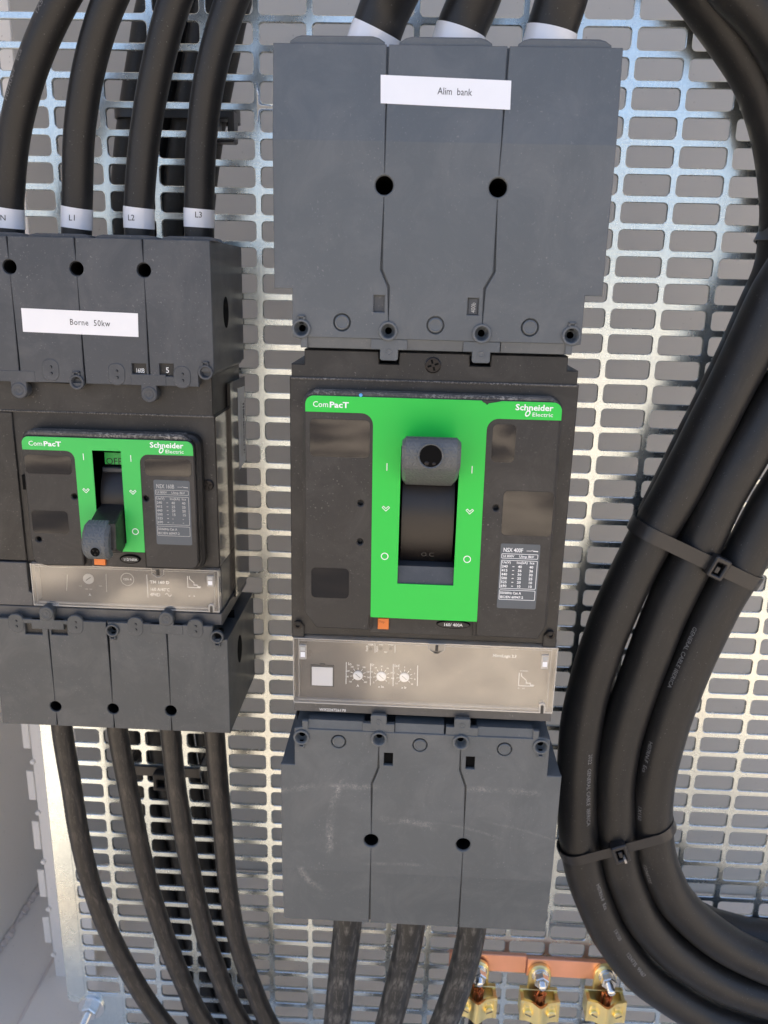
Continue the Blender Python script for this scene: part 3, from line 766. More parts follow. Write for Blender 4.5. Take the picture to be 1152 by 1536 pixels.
logo(gf, lx[0], lx[1] - .3, DZ + .52, at(830, 616, DZ + .5)[0] - lx[0], WHITE)
fascia_marks(gf, at(580.5, 699, DZ)[0], at(708, 704, DZ)[0], at(580, 700, DZ)[1], at(580, 763, DZ)[1], at(579, 834, DZ)[1], DZ + .52)
gf.build('green_fascia', FRONT)
m = MB(); m.lathe(*at(541, 593, DZ + 1), [(.1, DZ + .5), (.9, DZ + .5), (.7, DZ + .6), (.2, DZ + .62)], simple('blue_mark', (.12, .42, .80), .5), 14, )
m.build('blue_paint_spot', FRONT)
# recess, rotor and toggle
m = MB()
for x0, x1 in ((-120.6, -119.9), (-90.5, -89.8)): m.box(x0, -291, x1, -217, 60, DZ - .1, BODY)
m.box(-120, -218, -90, -217.4, 60, DZ - .1, BODY)
m.box(-121, -292, -89, -216, 58, 62, HOLE_SHADE)
m.side([(70, -290.4), (DZ - .8, -290.4), (DZ - 3.0, -281.5), (70, -281.5)], -119.9, -90.5, SHIELD_DARK)
m.build('handle_recess', FRONT)
rot = simple('brown_black_rotor', (.016, .0125, .0105), .36, var=.2, grain=.2)
hd = MB(); prof = [(66 + 40 * math.cos(math.radians(a)), -258 + 40 * math.sin(math.radians(a))) for a in range(-50, 76, 6)] + [(66, -258)]
hd.side(prof, -118.6, -91.8, rot)
hd.text('O.C', -108, -277, 103.6, 2.2, BODY, xs=1.3)
TOG = hd.build('toggle_handle', big)
gr = MB()
gr.side([(100, -216), (139, -207.3), (143.5, -207.6), (146, -209.6), (147, -213), (146.5, -219.2), (144.6, -221.8), (126, -231.2), (103, -239.0)], -118.9, -92.1, HGRIP, bev=1.9)
gr.build('grip', TOG)
hb = MB(); hx, hz = -105.8, -214.6
hb.lathe(hx, hz, [(6.0, 146.2), (6.0, 147.35), (5.6, 147.6), (5.2, 147.3), (5.0, 147.02)], HGRIP, 32)
hb.lathe(hx, hz, [(5.1, 147.12), (.2, 147.12)], HOLE_SHADE, 32)
hb.lathe(hx - 1.7, hz - 3.4, [(1.0, 147.13), (.7, 147.3), (.2, 147.35)], SCREW, 12); hb.lathe(hx + 1.6, hz - 3.5, [(.8, 147.13), (.6, 147.3), (.2, 147.35)], SCREW, 12)
hb.build('padlock_hole', TOG)
# trip button and range badge
b_ = avg(567, 926, 583, 943, 104)
m = MB(); m.prism(rrect(b_[0], b_[1], b_[2], b_[3], .4), 101, 105.2, ORANGE, bev=.3); m.text('Trip', b_[0] + .6, b_[3] - 2.6, 105.3, 1.3, ORANGEINK, xs=1.0); m.build('trip_button', FRONT)
c_ = at(680, 937, 104.5)
m = MB(); m.prism(ell(c_[0], c_[1], 9.0, 2.3), 102, 104.6, HOLE_SHADE, bev=.2); m.prism(ell(c_[0], c_[1] + .1, 8.6, 1.95), 104, 104.9, BEZEL, bev=.2); m.text('160/ 400A', c_[0] - .2, c_[1] - .75, 105.0, 1.8, WHITE, 'CENTER', bold=.02, xs=.98); m.build('rating_badge', FRONT)
# rating sticker
def rating(parent, r_, d, title, rows, foot, ink, tilt=0.0):
    x0, z0, x1, z1 = r_; W_, H = x1 - x0, z1 - z0
    m = MB(); sx = lambda z: (z1 - z) * tilt
    P = lambda u, v: (x0 + u * W_ , z1 - v * H)
    m.prism(rrect(x0, z0, x1, z1, .9), d - .05, d + .12, GREYTAG)
    q = d + .17; k = H / 31.0
    m.text(title, *P(.07, .125), q, 2.0 * k, ink, bold=.04, fit=.50 * W_)
    m.line([P(.66, .10), P(.78, .10), P(.81, .085)], .22, q, ink); m.line([P(.82, .10), P(.95, .105)], .45, q, ink)
    box_stroke(m, *(P(.035, .225)), *(P(.96, .15)), .22 * k, q, ink, .5)
    m.text('Ui 800V', *P(.07, .205), q, 1.15 * k, ink, bold=.03, fit=.29 * W_); m.text('Uimp 8kV', *P(.48, .205), q, 1.15 * k, ink, bold=.03, fit=.38 * W_)
    box_stroke(m, *(P(.035, .69)), *(P(.96, .25)), .22 * k, q, ink, .5)
    m.text('Ue(V)', *P(.06, .30), q, 1.15 * k, ink, bold=.03, fit=.22 * W_); m.text('Icu(kA)', *P(.43, .30), q, 1.15 * k, ink, bold=.03, fit=.28 * W_); m.text('Ics', *P(.76, .30), q, 1.15 * k, ink, bold=.03, fit=.12 * W_)
    for j, (a, b, c) in enumerate(rows):
        v = .365 + j * .0605
        m.text(a, *P(.06, v), q, 1.25 * k, ink, bold=.04, fit=.15 * W_); m.line([P(.33, v - .018), P(.38, v - .018)], .3 * k, q, ink)
        m.text(b, *P(.47, v), q, 1.25 * k, ink, bold=.04, fit=(.1 if len(b) > 1 else .04) * W_); m.text(c, *P(.76, v), q, 1.25 * k, ink, bold=.04, fit=(.1 if len(c) > 1 else .04) * W_)
    box_stroke(m, *(P(.035, .865)), *(P(.96, .71)), .22 * k, q, ink, .5)
    m.text('50/60Hz Cat A', *P(.06, .775), q, 1.2 * k, ink, bold=.04, fit=.54 * W_); m.text('IEC/EN 60947-2', *P(.06, .84), q, 1.2 * k, ink, bold=.04, fit=.6 * W_)
    return m.build('rating_sticker', parent)
ra = at(752, 815, DZ); rb = at(805, 914, DZ)
rating(FRONT, (ra[0] - .2, rb[1], at(812, 818, DZ)[0] - .4, ra[1]), DZ, 'NSX 400F', [('240', '40', '40'), ('415', '36', '36'), ('440', '30', '30'), ('500', '25', '25'), ('525', '20', '10'), ('690', '10', '10')], 0, WHITE)

# electronic trip unit behind its clear cover
tu = MB(); DT = 98.0
tu.prism(rect(-175.2, -366.2, -32.6, -326.2), 20, DT, PANEL, bev=.3)
tu.box(-175.7, -373.0, -32.2, -366.0, 20, 99.2, TRIPGREY, bev=.3)
TU = tu.build('trip_unit', big)
pm = MB(); q = DT + .1
def tp(px, py, d=DT): return at(px, py, d)
for x0_, y0_, y1_ in ((519.5, 993, 1026), (556, 995, 1028), (590, 996, 1029), (626.5, 998, 1029)):
    pm.line([tp(x0_, y0_), tp(x0_ - .5, y1_)], .35, q, WHITE)
for px_, lab, sub, nums in ((537, 'Io', 'A', ['160', '180', '200', '230', '250', '280', '320', '360', '400']), (572, 'Ir', 'x Io', ['.9', '.91', '.93', '.94', '.95', '.96', '.97', '.98', '1']), (606.5, 'Isd', 'x Ir', ['1.5', '2', '3', '4', '5', '6', '7', '8', '10'])):
    py_ = 1012.5 + (px_ - 537) * .04; c = tp(px_, py_)
    dm = MB(); dm.lathe(c[0], c[1], [(2.7, DT), (2.7, DT + 1.0), (2.4, DT + 1.2), (.2, DT + 1.2)], WHITE, 24)
    dm.line([(c[0] - 1.3, c[1] + 1.2), (c[0] + 1.3, c[1] - 1.2)], .5, DT + 1.26, PALE); dm.build('dial', TU)
    for j, nn in enumerate(nums):
        a = math.radians(225 - j * 33.75); u = (math.cos(a), math.sin(a))
        pm.line([(c[0] + 3.1 * u[0], c[1] + 3.1 * u[1]), (c[0] + 4.5 * u[0], c[1] + 4.5 * u[1])], .3, q, WHITE)
        pm.text(nn, c[0] + 6.0 * u[0] , c[1] + 5.9 * u[1] - .45, q, .95, WHITE, 'CENTER', bold=.02, xs=.85)
    pm.text(lab, *tp(px_ - 15, py_ - 15), q, 1.8, WHITE, bold=.01); pm.text(sub, c[0], c[1] - 7.2, q, 1.5, WHITE, 'CENTER', bold=.02)
for px_, lab in ((556, '>50A'), (571.5, '>90'), (586, '>105')):
    c = tp(px_, 973); MB().lathe(c[0], c[1], [(1.0, DT), (1.0, DT + .3), (.6, DT + .4)], BODY, 14).build('led', TU); pm.text(lab, c[0], c[1] + 2.0, q, 1.0, WHITE, 'CENTER', bold=.03)
pm.text('Ready', *tp(551.5, 977), q, 1.1, WHITE, rot=90, bold=.02); pm.text('Alarm', *tp(566.5, 978), q, 1.1, WHITE, rot=90, bold=.02); pm.text('%Ir', *tp(576, 979), q, 1.0, WHITE, bold=.02)
for x_, y0_, y1_ in ((562.5, 965, 979), (592.5, 967, 979)): pm.line([tp(x_, y0_), tp(x_, y1_)], .28, q, WHITE)
pm.text('MicroLogic 2.3', *tp(739, 985), q, 1.7, WHITE, bold=.05, fit=12.8)
c = tp(779, 1009); curve_print(pm, c[0], c[1], .98, q, WHITE); pm.text('II<4800A', c[0] + .3, c[1] + .8, q, .85, WHITE); pm.text('Ir    Isd', c[0] - .2, c[1] - 9.8, q, .95, WHITE)
pm.build('printed_scales', TU)
s0 = tp(466, 997); s1 = tp(501, 1030)
m = MB(); m.box(s0[0], s1[1], s1[0], s0[1] + .2, DT - .5, DT + .5, BODY, bev=.1); m.prism(rect(s0[0] + .7, s1[1] + .7, s1[0] - .7, s0[1] - .9), DT + .3, DT + .8, TAPE, bev=.1)
m.box((s0[0] + s1[0]) / 2 - 1.5, s0[1] + .2, (s0[0] + s1[0]) / 2 + 1.5, s0[1] + 1.2, DT, DT + .4, BODY); m.build('blank_sticker', TU)
m = MB(); c = at(479, 1066, 99.3); m.text('WX224726170', c[0], c[1] , 99.35, 1.75, WHITE, xs=1.0); m.build('serial_print', TU)
# clear cover
def clear_cover(parent, x0, z0, x1, z1, d, dback, latch, k=1.0, tabs=True):
    m = MB()
    m.box(x0, z0, x1, z1, d - .7, d, CLEAR, back=False)
    e = MB()
    e.box(x0, z1 - .5, x1, z1, dback, d + .3, CLEAREDGE); e.box(x0, z0, x1, z0 + .7, dback, d + .3, CLEAREDGE)
    e.box(x0, z0 + .7, x0 + .5, z1 - .5, dback, d + .3, CLEAREDGE); e.box(x1 - .5, z0 + .7, x1, z1 - .5, dback, d + .3, CLEAREDGE)
    e.box(x0 + 3.1 * k, z0 + 3, x0 + 3.35 * k, z1 - .5, dback, d + .1, CLEAREDGE); e.box(x1 - 3.35 * k, z0 + 3, x1 - 3.1 * k, z1 - .5, dback, d + .1, CLEAREDGE)
    e.box(x0 + 3, z0 + 2.0, x1 - 3, z0 + 2.3, d - 1, d + .1, CLEAREDGE)
    e.box(x0 + 3, z1 - 1.7, x1 - 3, z1 - 1.45, d - 1, d + .1, CLEAREDGE)
    if tabs:
        for xx in ([x0 + 5.5 * k, x1 - 6.5 * k] if tabs == 2 else [x1 - 6 * k]):
            e.prism(rrect(xx - 2, z1 - 12.5 * k, xx + 2, z1 - 4 * k, .6), d - 2, d + .7, CLEAREDGE, bev=.3)
            e.flat(rect(xx - 1.2, z1 - 11 * k, xx + 1.2, z1 - 8 * k), d + .75, TAPE)
            e.flat(rect(xx - 1.2, z1 - 7.3 * k, xx + 1.2, z1 - 5.2 * k), d + .75, PALE)
        xx = x1 - 6 * k; e.prism(rrect(xx - 1.7, z0, xx + 1.9, z0 + 6.5 * k, 1.7), d - 2, d + .6, CLEAREDGE, bev=.2); e.prism(rrect(xx - .7, z0 - .1, xx + .9, z0 + 5 * k, .7), d, d + .75, BEZEL)
    lx_, lz = latch
    e.prism([(lx_ - 4.6 * k, z1), (lx_ - 4.6 * k, lz), (lx_ - 1, lz - 2.6 * k), (lx_ + 1, lz - 2.6 * k), (lx_ + 4.6 * k, lz), (lx_ + 4.6 * k, z1)], d - 2, d + .6, CLEAREDGE, bev=.3, holes=[[(lx_ - 3.9 * k, z1 - .5), (lx_ - 3.9 * k, lz + .2), (lx_ - .6, lz - 1.8 * k), (lx_ + .6, lz - 1.8 * k), (lx_ + 3.9 * k, lz + .2), (lx_ + 3.9 * k, z1 - .5)]])
    e.box(lx_ - .8, lz - .6, lx_ + .8, z1 - .8, d, d + .9, BEZEL, bev=.2)
    ob = m.build('clear_cover', parent); e.build('cover_rim', ob); return ob
lt_ = at(655, 974, 103)
clear_cover(TU, -175.6, -365.6, -32.5, -326.4, 103.2, 98, (lt_[0], lt_[1]), 1.0, 2)

# ------------------------------------------------------------------ small breaker
DS = 77.2
sm = empty('circuit_breaker', -290, -260, 0, 'smaller black circuit breaker on the left with green front, handle pulled down and OFF showing', 'circuit breaker', 'moulded case circuit breakers')
def small_shield(top):
    q = MB(); s = 1 if top else -1
    SM = SHIELD_DARK if top else SHIELD_LOW
    if top:
        zt_, zE, zL = -121.6, -195.8, -188.0; X0, X1 = -360.2, -220.4
        gv = [(-325.3, [(zt_, 0), (-136.7, 3.7), (-187, 0)]), (-290.2, [(zt_, 0), (-136.8, 3.7), (-187, 0)]), (-255.1, [(zt_, 0), (-136.8, 3.7), (-188, 0)])]
        wins = [(-264.4, -191.0, -256.7, -184.4, '160B'), (-249.6, -190.6, -242.0, -184.0, '5')]
        ov = [(-308.3, -189.0), (-272.8, -190.2), (-237.6, -190.8)]
        bs = [(-294.4, -195.0), (-224.8, -187.9)]; pegs = [(-326.5, -200.8), (-255.8, -200.9)]
    else:
        zt_, zE, zL = -402.8, -333.5, -340.5; X0, X1 = -357.2, -217.8
        gv = [(-323.4, [(zt_, 0), (-389.8, 3.5), (-339, 0)]), (-288.4, [(zt_, 0), (-389.7, 3.5), (-333.6, 0)]), (-253.3, [(zt_, 0), (-389.3, 3.5), (-340, 0)])]
        wins = [(*at(38, 951, DS), *at(62, 936, DS), ''), (*at(77, 952, DS), *at(100, 937, DS), '')]
        ov = [(*at(24, 935, DS),), (*at(113, 937, DS),), (*at(203, 940, DS),), (*at(293, 943, DS),)]
        bs = [(at(168, 932, DS)[0], -338.3), at(326, 955, DS)]; pegs = [(-323.5, -329.0), (-253.2, -329.4)]
    gp_ = .45
    xs = [X0] + [g[0] for g in gv] + [X1]
    for i in range(4):
        L_ = [(X0, zt_), (X0, zE)] if i == 0 else edge_path([(gv[i - 1][0], z, r) for z, r in gv[i - 1][1]], 1, gp_)
        R_ = [(X1, zt_), (X1, zE + s * .2)] if i == 3 else edge_path([(gv[i][0], z, r) for z, r in gv[i][1]], -1, gp_)
        if i == 0: L_ = [(X0, zt_), (X0, zE)]
        if i == 3: R_ = [(X1, zt_), (X1, zE + s * 8), (X1 - 8.5, zE + s * 8), (X1 - 8.5, zE)]
        lo = (zE if i == 0 else L_[-1][1]); poly = L_ + ([(L_[-1][0], zE)] if i else []) + ([(R_[-1][0], zE)] if i < 3 else []) + list(reversed(R_))
        cut = []
        hs = []
        for wx0, wz0, wx1, wz1, t_ in wins:
            if poly_in(poly, ((wx0 + wx1) / 2, (wz0 + wz1) / 2)): hs.append(rect(min(wx0, wx1), min(wz0, wz1), max(wx0, wx1), max(wz0, wz1)))
        for b in bs:
            if poly_in(poly, b): hs.append(circ(b[0], b[1], 3.2, 20))
        dedup = []
        for p in poly:
            if not dedup or (abs(p[0] - dedup[-1][0]) + abs(p[1] - dedup[-1][1])) > 1e-4: dedup.append(p)
        q.prism(dedup, DS - 2, DS, SM, holes=hs, bev=.3)
    deep = [circ(g[0], g[1][1][0], 3.3, 18) for g in gv] + [circ(b[0], b[1], 3.0, 18) for b in (bs if top else bs[:1])]
    if not top: q.lathe(bs[1][0], bs[1][1], [(1.8, DS - 1.95), (.1, DS - 1.95)], HOLE_SHADE, 16)  # black disc painted as the dark of the screw hole
    zi = zE + s * 1.0
    q.prism([(X0 + .1, zt_), (X1 - .1, zt_), (X1 - .1, zi + s * 7.2), (X1 - 8.6, zi + s * 7.2), (X1 - 8.6, zi), (X0 + .1, zi)], 2, DS - 2, SM, holes=deep, back=False)
    q.flat(rect(X0 + 3, min(zt_, zE) + 3, X1 - 3, max(zt_, zE) - 3), 45, HOLE_SHADE)
    for g_ in gv: q.lathe(g_[0], g_[1][1][0], [(3.25, DS - 1.0), (3.25, 30)], HOLE_SHADE, 18, cap=False)  # liners coloured black in place of shade down the holes
    for wx0, wz0, wx1, wz1, t_ in wins:
        q.flat(rect(wx0, wz0, wx1, wz1), DS - 1.9, BODY)
    for px_, pz in pegs:   # side pegs reaching over the case
        q.prism([(px_ - 9.5, zE + s * 6), (px_ - 9.5, zE), (px_ - 4.2, zE), (px_ - 4.2, pz), (px_ + 4.2, pz), (px_ + 4.2, zE), (px_ + 9.5, zE), (px_ + 9.5, zE + s * 6)], DS - 2, DS + .25, SM, bev=.3)
        q.prism(circ(px_, pz + s * .4, 4.35, 26), DS - 6, DS + .75, SM, bev=.5)
        q.lathe(px_, pz + s * .4, [(2.6, DS + .76), (2.5, DS + .95), (2.2, DS + .8), (.9, DS + .8), (.8, DS + .95), (.1, DS + .95)], SM, 18)
    for x0, x1 in ((X0 + 16.5 if top else X0 + 20, X0 + 22), (-314.2, -303.0) if top else (-318, -312)):
        pass
    ob = q.build('terminal_shield', sm)
    for b in bs: boss(ob, b[0], b[1], DS, SM, s, 4.0)
    for o in ov: plug(ob, o[0], o[1], DS, SM, 4.7, 6.0, True)
    if top:
        for wx0, wz0, wx1, wz1, t_ in wins:
            m = MB(); m.text(t_, (wx0 + wx1) / 2, wz0 + 1.7, DS - 1.6, 3.0 if t_ == '5' else 2.5, WHITE, 'CENTER', xs=.68 if t_ != '5' else 1.0, bold=.02); m.build('rating_window', ob)
        lt = MB(); P4 = [at(32, 462, DS), at(207, 470, DS), at(208, 505.5, DS), at(35, 497.5, DS)]
        lt.add([(x, z, DS + .35) for x, z in P4] + [(x, z, DS + .05) for x, z in P4], [(0, 1, 2, 3), (0, 1, 5, 4), (1, 2, 6, 5), (2, 3, 7, 6), (3, 0, 4, 7)], TAPE)
        t = at(105, 487, DS); an = math.degrees(math.atan2(P4[1][1] - P4[0][1], P4[1][0] - P4[0][0]))
        lt.text('Borne  50kw', t[0], t[1], DS + .42, 3.2, INK, rot=an, fit=21.5, space=1.1); lt.build('label_tape', ob)
        for a, b in ((0, 33), (36, 133), (137, 234), (237, 325)):
            xa_, xb_ = (X0 + 1.5 if a == 0 else at(a, 352, DS)[0]), at(b, 354, DS)[0]
            k = MB(); k.prism([(xa_, -122), (xb_, -122), (xb_ - 1.5, -120.4), (xb_ - 5, -119.7), (xa_ + 5, -119.7), (xa_ + 1.5, -120.4)], 62, DS - 3, SM, bev=.5); k.build('cable_collar', ob)
        # slit window in the flank
        m = MB(); m.side(ell(46, -158, 6, 8.5, 20), X1 - .4, X1 + .05, HOLE_SHADE); m.build('flank_hole', ob)
    else:
        m = MB(); m.side(ell(46, -362, 6, 9.0, 20), X1 - .4, X1 + .05, HOLE_SHADE); m.build('flank_hole', ob)
    return ob
def poly_in(poly, p):
    c = False; n = len(poly)
    for i in range(n):
        (x0, z0), (x1, z1) = poly[i], poly[i - 1]
        if (z0 > p[1]) != (z1 > p[1]) and p[0] < (x1 - x0) * (p[1] - z0) / (z1 - z0) + x0: c = not c
    return c
S1 = small_shield(True); S2 = small_shield(False)
tag(S1, 'dark grey upper shield with the "Borne 50kw" tape'); tag(S2, 'lower terminal shield without any tape')
DM = 70.5
XA, XB = -360.2, -222.6
h = MB()
h.box(XA, -212.3, XB - .6, -190, 4, DM + .8, BODY, bev=.4)
h.prism(rect(XA, -300.0, XB, -212.0), 4, DM, BODY, bev=.4, holes=[rect(-288.5, -285, -270.3, -229.5)])
h.box(XB, -330, -220.6, -198, 0, 40, FLANK)
h.box(XB - .1, -299, XB + .35, -213, 40, DM - .8, FLANK)
h.box(XA, -334.8, XB + .8, -327.5, 4, DM + 2, TRIPGREY, bev=.4)
h.box(XA, -327.6, XB, -299.9, 4, DM - 3, PANELDK, bev=.3)
CASE2 = h.build('case', sm)
m = MB(); m.box(XA, -213.0, XB - .2, -212.0, DM - 1, DM + 1.3, EDGE, bev=.3); m.build('ledge', CASE2)
a_ = at(21, 640, DM); b_ = at(44, 845, DM)
m = MB(); m.prism([(XA, -213.2), (at(20, 630, DM)[0], -213.2), (at(42, 846, DM)[0], -299.6), (XA, -299.6)], DM - 2, DM + 1.2, BODY, bev=.4); m.build('neutral_pole_cover', CASE2)
m = MB(); m.prism([(XA, -300.4), (at(42, 848, DM)[0], -300.4), (at(42, 848, DM)[0], -318), (at(52, 895, DM)[0], -319), (at(52, 905, DM)[0], -327), (XA, -327)], DM - 6, DM + 2.2, TRIPGREY, bev=.3); m.build('pole_skirt', CASE2)
screw(CASE2, *at(312, 728, DM + 1), DM + .5, 3.1)
m = MB(); c = at(38, 723, DM + 1); m.box(c[0] - 1.2, c[1] - 4.2, c[0] + 2, c[1] + 4.2, DM, DM + 2.2, HOLE_SHADE, bev=.2); m.build('latch_notch', CASE2)
# barcode sticker on the flank
m = MB(); X_ = -220.45
m.add([(X_, -203, 22), (X_, -204, 2.0), (X_, -251, 3.0), (X_, -253, 22)], [(0, 1, 2, 3)], WHITE)
rb_ = random.Random(5); z = -214
while z > -246:
    t_ = rb_.choice([.4, .7, 1.1]); m.add([(X_ + .06, z, 5), (X_ + .06, z - t_, 5), (X_ + .06, z - t_, 9), (X_ + .06, z, 9)], [(0, 1, 2, 3)], INK); z -= t_ + rb_.choice([.4, .8])
for d_ in (12.2, 13.6, 15.2): m.add([(X_ + .06, -212, d_), (X_ + .06, -246, d_), (X_ + .06, -246, d_ + .35), (X_ + .06, -212, d_ + .35)], [(0, 1, 2, 3)], PALE)
m.build('barcode_sticker', CASE2)
# bezel
D2 = 82.0
x0, x1 = -325.9, -231.6
bo = [(x0, -296.4)] + fillet(x0 + 4, -228.0, 4, 180, 90) + fillet(x1 - 4, -228.0, 4, 90, 0) + [(x1, -293.5), (x1 - 1.2, -296), (x1 - 4, -297.2), (-261.2, -296.2), (-261.2, -288.2), (-297.0, -288.2), (-297.0, -296.6), (x0 + 7, -298.6), (x0 + 2, -297.6)]
bo = [(x0, -293.0)] + fillet(x0 + 4, -228.0, 4, 180, 90) + fillet(x1 - 4, -228.0, 4, 90, 0) + [(x1, -293.2), (x1 - 1.2, -296), (x1 - 4, -297.2), (-261.4, -297.0), (-261.4, -288.2), (-297.0, -288.0), (-297.0, -297.4), (x0 + 6, -298.0), (x0 + 1.6, -296.5)]
sl_ = rect(-287.4, -283.4, -271.3, -230.7)
dt2 = [at(111.5, 745, D2), at(218.5, 748, D2), at(58, 809, D2)]
m = MB(); m.prism(bo, 66, D2, BEZEL, holes=[sl_] + [circ(*p, 1.5, 14) for p in dt2], bev=.6)
for p in dt2: m.flat(circ(*p, 1.6, 12), 76, HOLE_SHADE)
m.prism(inset(ccw(bo), -2.2), 66, D2 - 4.2, BODY, bev=1.5, holes=[rect(-288, -284, -271, -230)])
m.box(-297, -299.4, -261.4, -288.1, 66, 76.0, BEZEL, bev=.3)
F2 = m.build('front_panel', sm)
m = MB(); m.prism([(x0 + 4, -221.3), (x1 - 6, -221.3), (x1 - 2, -224.4), (x0 + 1, -224.4)], D2 - 9, D2 - .7, EDGE, bev=.9); m.build('dusty_top_edge', F2)
for r_ in ((*at(39, 710, D2), *at(106, 684, D2)), (*at(50, 799, D2), *at(101, 767, D2)), (*at(218, 713, D2), *at(286, 690, D2))):
    X0_, Z0_, X1_, Z1_ = r_; m = MB(); pane(m, X0_, Z0_, X1_, Z1_, 2.2, D2 + .06, .05 * abs(Z1_ - Z0_) / 17, WINDOW)
    m.flat(rrect(X0_ - .4, Z0_ - .4, X1_ + .4, Z1_ + .4, 2.5), D2 + .05, BODY, holes=[rrect(X0_, Z0_, X1_, Z1_, 2.2)]); m.build('window', F2)
gl_, gr_ = -296.8, -261.5; zst = -231.6
go = [(x0 + .4, zst)] + fillet(x0 + 4.2, -228.1, 3.8, 180, 90) + fillet(x1 - 4.2, -228.1, 3.8, 90, 0) + [(x1 - .4, zst - .6)] + [(gr_ + 5, zst - .6)] + fillet(gr_ + 5, zst - 5.4, 4.8, 90, 180) + [(gr_, -288.1), (gl_, -287.9)] + fillet(gl_ - 5, zst - 4.8, 4.8, 0, 90)
m = MB(); m.prism(go, D2 + .02, D2 + .4, GREEN2, holes=[rect(-287.2, -283.2, -271.5, -230.9)], bev=.1)
c = at(43, 667, D2); m.text('Com', c[0], c[1] - .3, D2 + .46, 2.7, WHITE, bold=.01, fit=7.7); x_ = c[0] + 8.3; c = (c[0], c[1] - .3)
m.text('PacT', x_, c[1], D2 + .46, 2.7, WHITE, bold=.1, fit=9.8)
c = at(225, 670, D2); logo(m, c[0], c[1] - .3, D2 + .46, at(275.5, 671, D2)[0] - c[0], WHITE)
fascia_marks(m, at(125.5, 684, D2)[0], at(196, 686, D2)[0] + .2, at(126, 685, D2)[1], at(130, 736, D2)[1], at(203, 797, D2)[1], D2 + .46, .95)
m.build('green_fascia', F2)
m = MB()
for xa_, xb_ in ((-288, -287.4), (-271.3, -270.7)): m.box(xa_, -284, xb_, -230, 50, D2 - .1, BODY)
m.box(-288, -231, -271, -230.7, 50, D2 - .1, BODY); m.box(-288, -284, -271, -283.4, 50, D2 - .1, BODY); m.box(-289, -285, -270, -229, 48, 50, HOLE_SHADE)
m.build('handle_recess', F2)
m = MB(); m.box(-285.5, -241.2, -266, -234.4, 60, 70, GREEN2, bev=.2); 
c = at(160, 698, 70); m.text('OFF', c[0] - .3, c[1] + .6, 70.1, 4.0, INK, xs=.95); m.build('off_flag', F2)
m = MB(); prof = [(50 + 27 * math.cos(math.radians(a)), -262 + 27 * math.sin(math.radians(a))) for a in range(-60, 52, 6)] + [(50, -262)]
m.side(prof, -286.6, -272.0, rot); m.box(-286.6, -245.4, -272.0, -242.4, 60, 72, SHIELD_DARK, bev=.6)
T2 = m.build('toggle_handle', sm)
m = MB(); m.side([(70, -261.0), (84, -263.5), (95.5, -268.0), (97, -282), (88, -287), (70, -281)], -286.6, -272.2, BODY, bev=.6)
m.side([(93, -266.8), (96.5, -267.8), (100.5, -271.5), (102.5, -277), (102.6, -281.5), (101, -285.2), (97.8, -287.4), (93.5, -288.0)], -289.0, -274.6, HGRIP, bev=1.7)
m.build('grip', T2)
hx, hz = -282.0, -282.2; hx = at(143, 828, 102.6)[0]; hz = at(143, 828, 102.6)[1]
m = MB(); m.lathe(hx, hz, [(3.0, 101.8), (3.0, 102.75), (2.7, 102.9), (2.5, 102.8)], HGRIP, 24); m.lathe(hx, hz, [(2.55, 102.82), (.1, 102.82)], HOLE_SHADE, 20)
for k in range(3):
    a = k * 2.1 + .4; m.lathe(hx + 1.3 * math.cos(a), hz + 1.3 * math.sin(a), [(.5, 102.83), (.4, 103.0), (.1, 103.0)], SCREW, 10)
m.build('padlock_hole', T2)
a, b = at(142, 847, 77), at(158, 838, 77)
m = MB(); m.box(a[0], a[1], b[0], b[1], 74, 77.5, ORANGE, bev=.2); m.build('trip_button', F2)
c = at(195, 839, 77)
m = MB(); m.prism(ell(c[0], c[1], 5.9, 2.6), 75, 77.0, HOLE_SHADE, bev=.2); m.prism(ell(c[0], c[1], 5.1, 2.0), 76, 77.3, BEZEL, bev=.1); m.text('112/160A', c[0] + .3, c[1] - .7, 77.4, 1.6, WHITE, 'CENTER', xs=.92, bold=.01); m.build('rating_badge', F2)
a, b = at(230, 719, D2), at(289, 818, D2)
rating(F2, (a[0], b[1], b[0] - .2, a[1] - .2), D2, 'NSX 160B', [('240', '40', '40'), ('415', '25', '25'), ('440', '20', '20'), ('500', '15', '15'), ('525', '-', '-'), ('690', '-', '-')], 0, PALE)
# trip unit and cover
m = MB(); DU = 67.6
def sp(px, py): return at(px, py, DU)
m.line([sp(101, 862), sp(100, 886)], .3, DU, PALE); m.line([sp(159, 861), sp(160, 888)], .3, DU, PALE); m.line([sp(220, 862), sp(222, 896)], .3, DU, WHITE)
c = sp(133, 868); dm = MB(); dm.lathe(c[0], c[1], [(3.2, DU), (3.2, DU + .5), (.2, DU + .5)], PALE, 22); dm.line([(c[0] - 1.5, c[1] - 1), (c[0] + 1.5, c[1] + 1.2)], .5, DU + .55, BEZEL); dm.build('dial', CASE2)
for t_, x_, y_ in (('112', 118, 880), ('128 144', 127, 884.5), ('160', 148, 880)): m.text(t_, *sp(x_, y_), DU, 1.0, PALE)
m.text('A', *sp(133, 894), DU, 1.7, WHITE)
c = sp(191, 869); m.flat(circ(c[0], c[1], 4.0), DU, PALE, holes=[circ(c[0], c[1], 3.6)]); m.text('1250 A', c[0], c[1] - .6, DU, 1.4, WHITE, 'CENTER', xs=.9)
m.text('TM 160 D', *sp(225, 875), DU, 1.9, WHITE, bold=.05, xs=1.05); m.text('160 A/40°C', *sp(225, 886), DU, 2.1, WHITE, xs=.85); m.text('4P4D', *sp(225, 894), DU, 2.1, WHITE, xs=.95)
c = sp(248, 892); m.line([(c[0] + k * .45, c[1] + 1.0 * math.sin(k * .8)) for k in range(9)], .3, DU, WHITE)
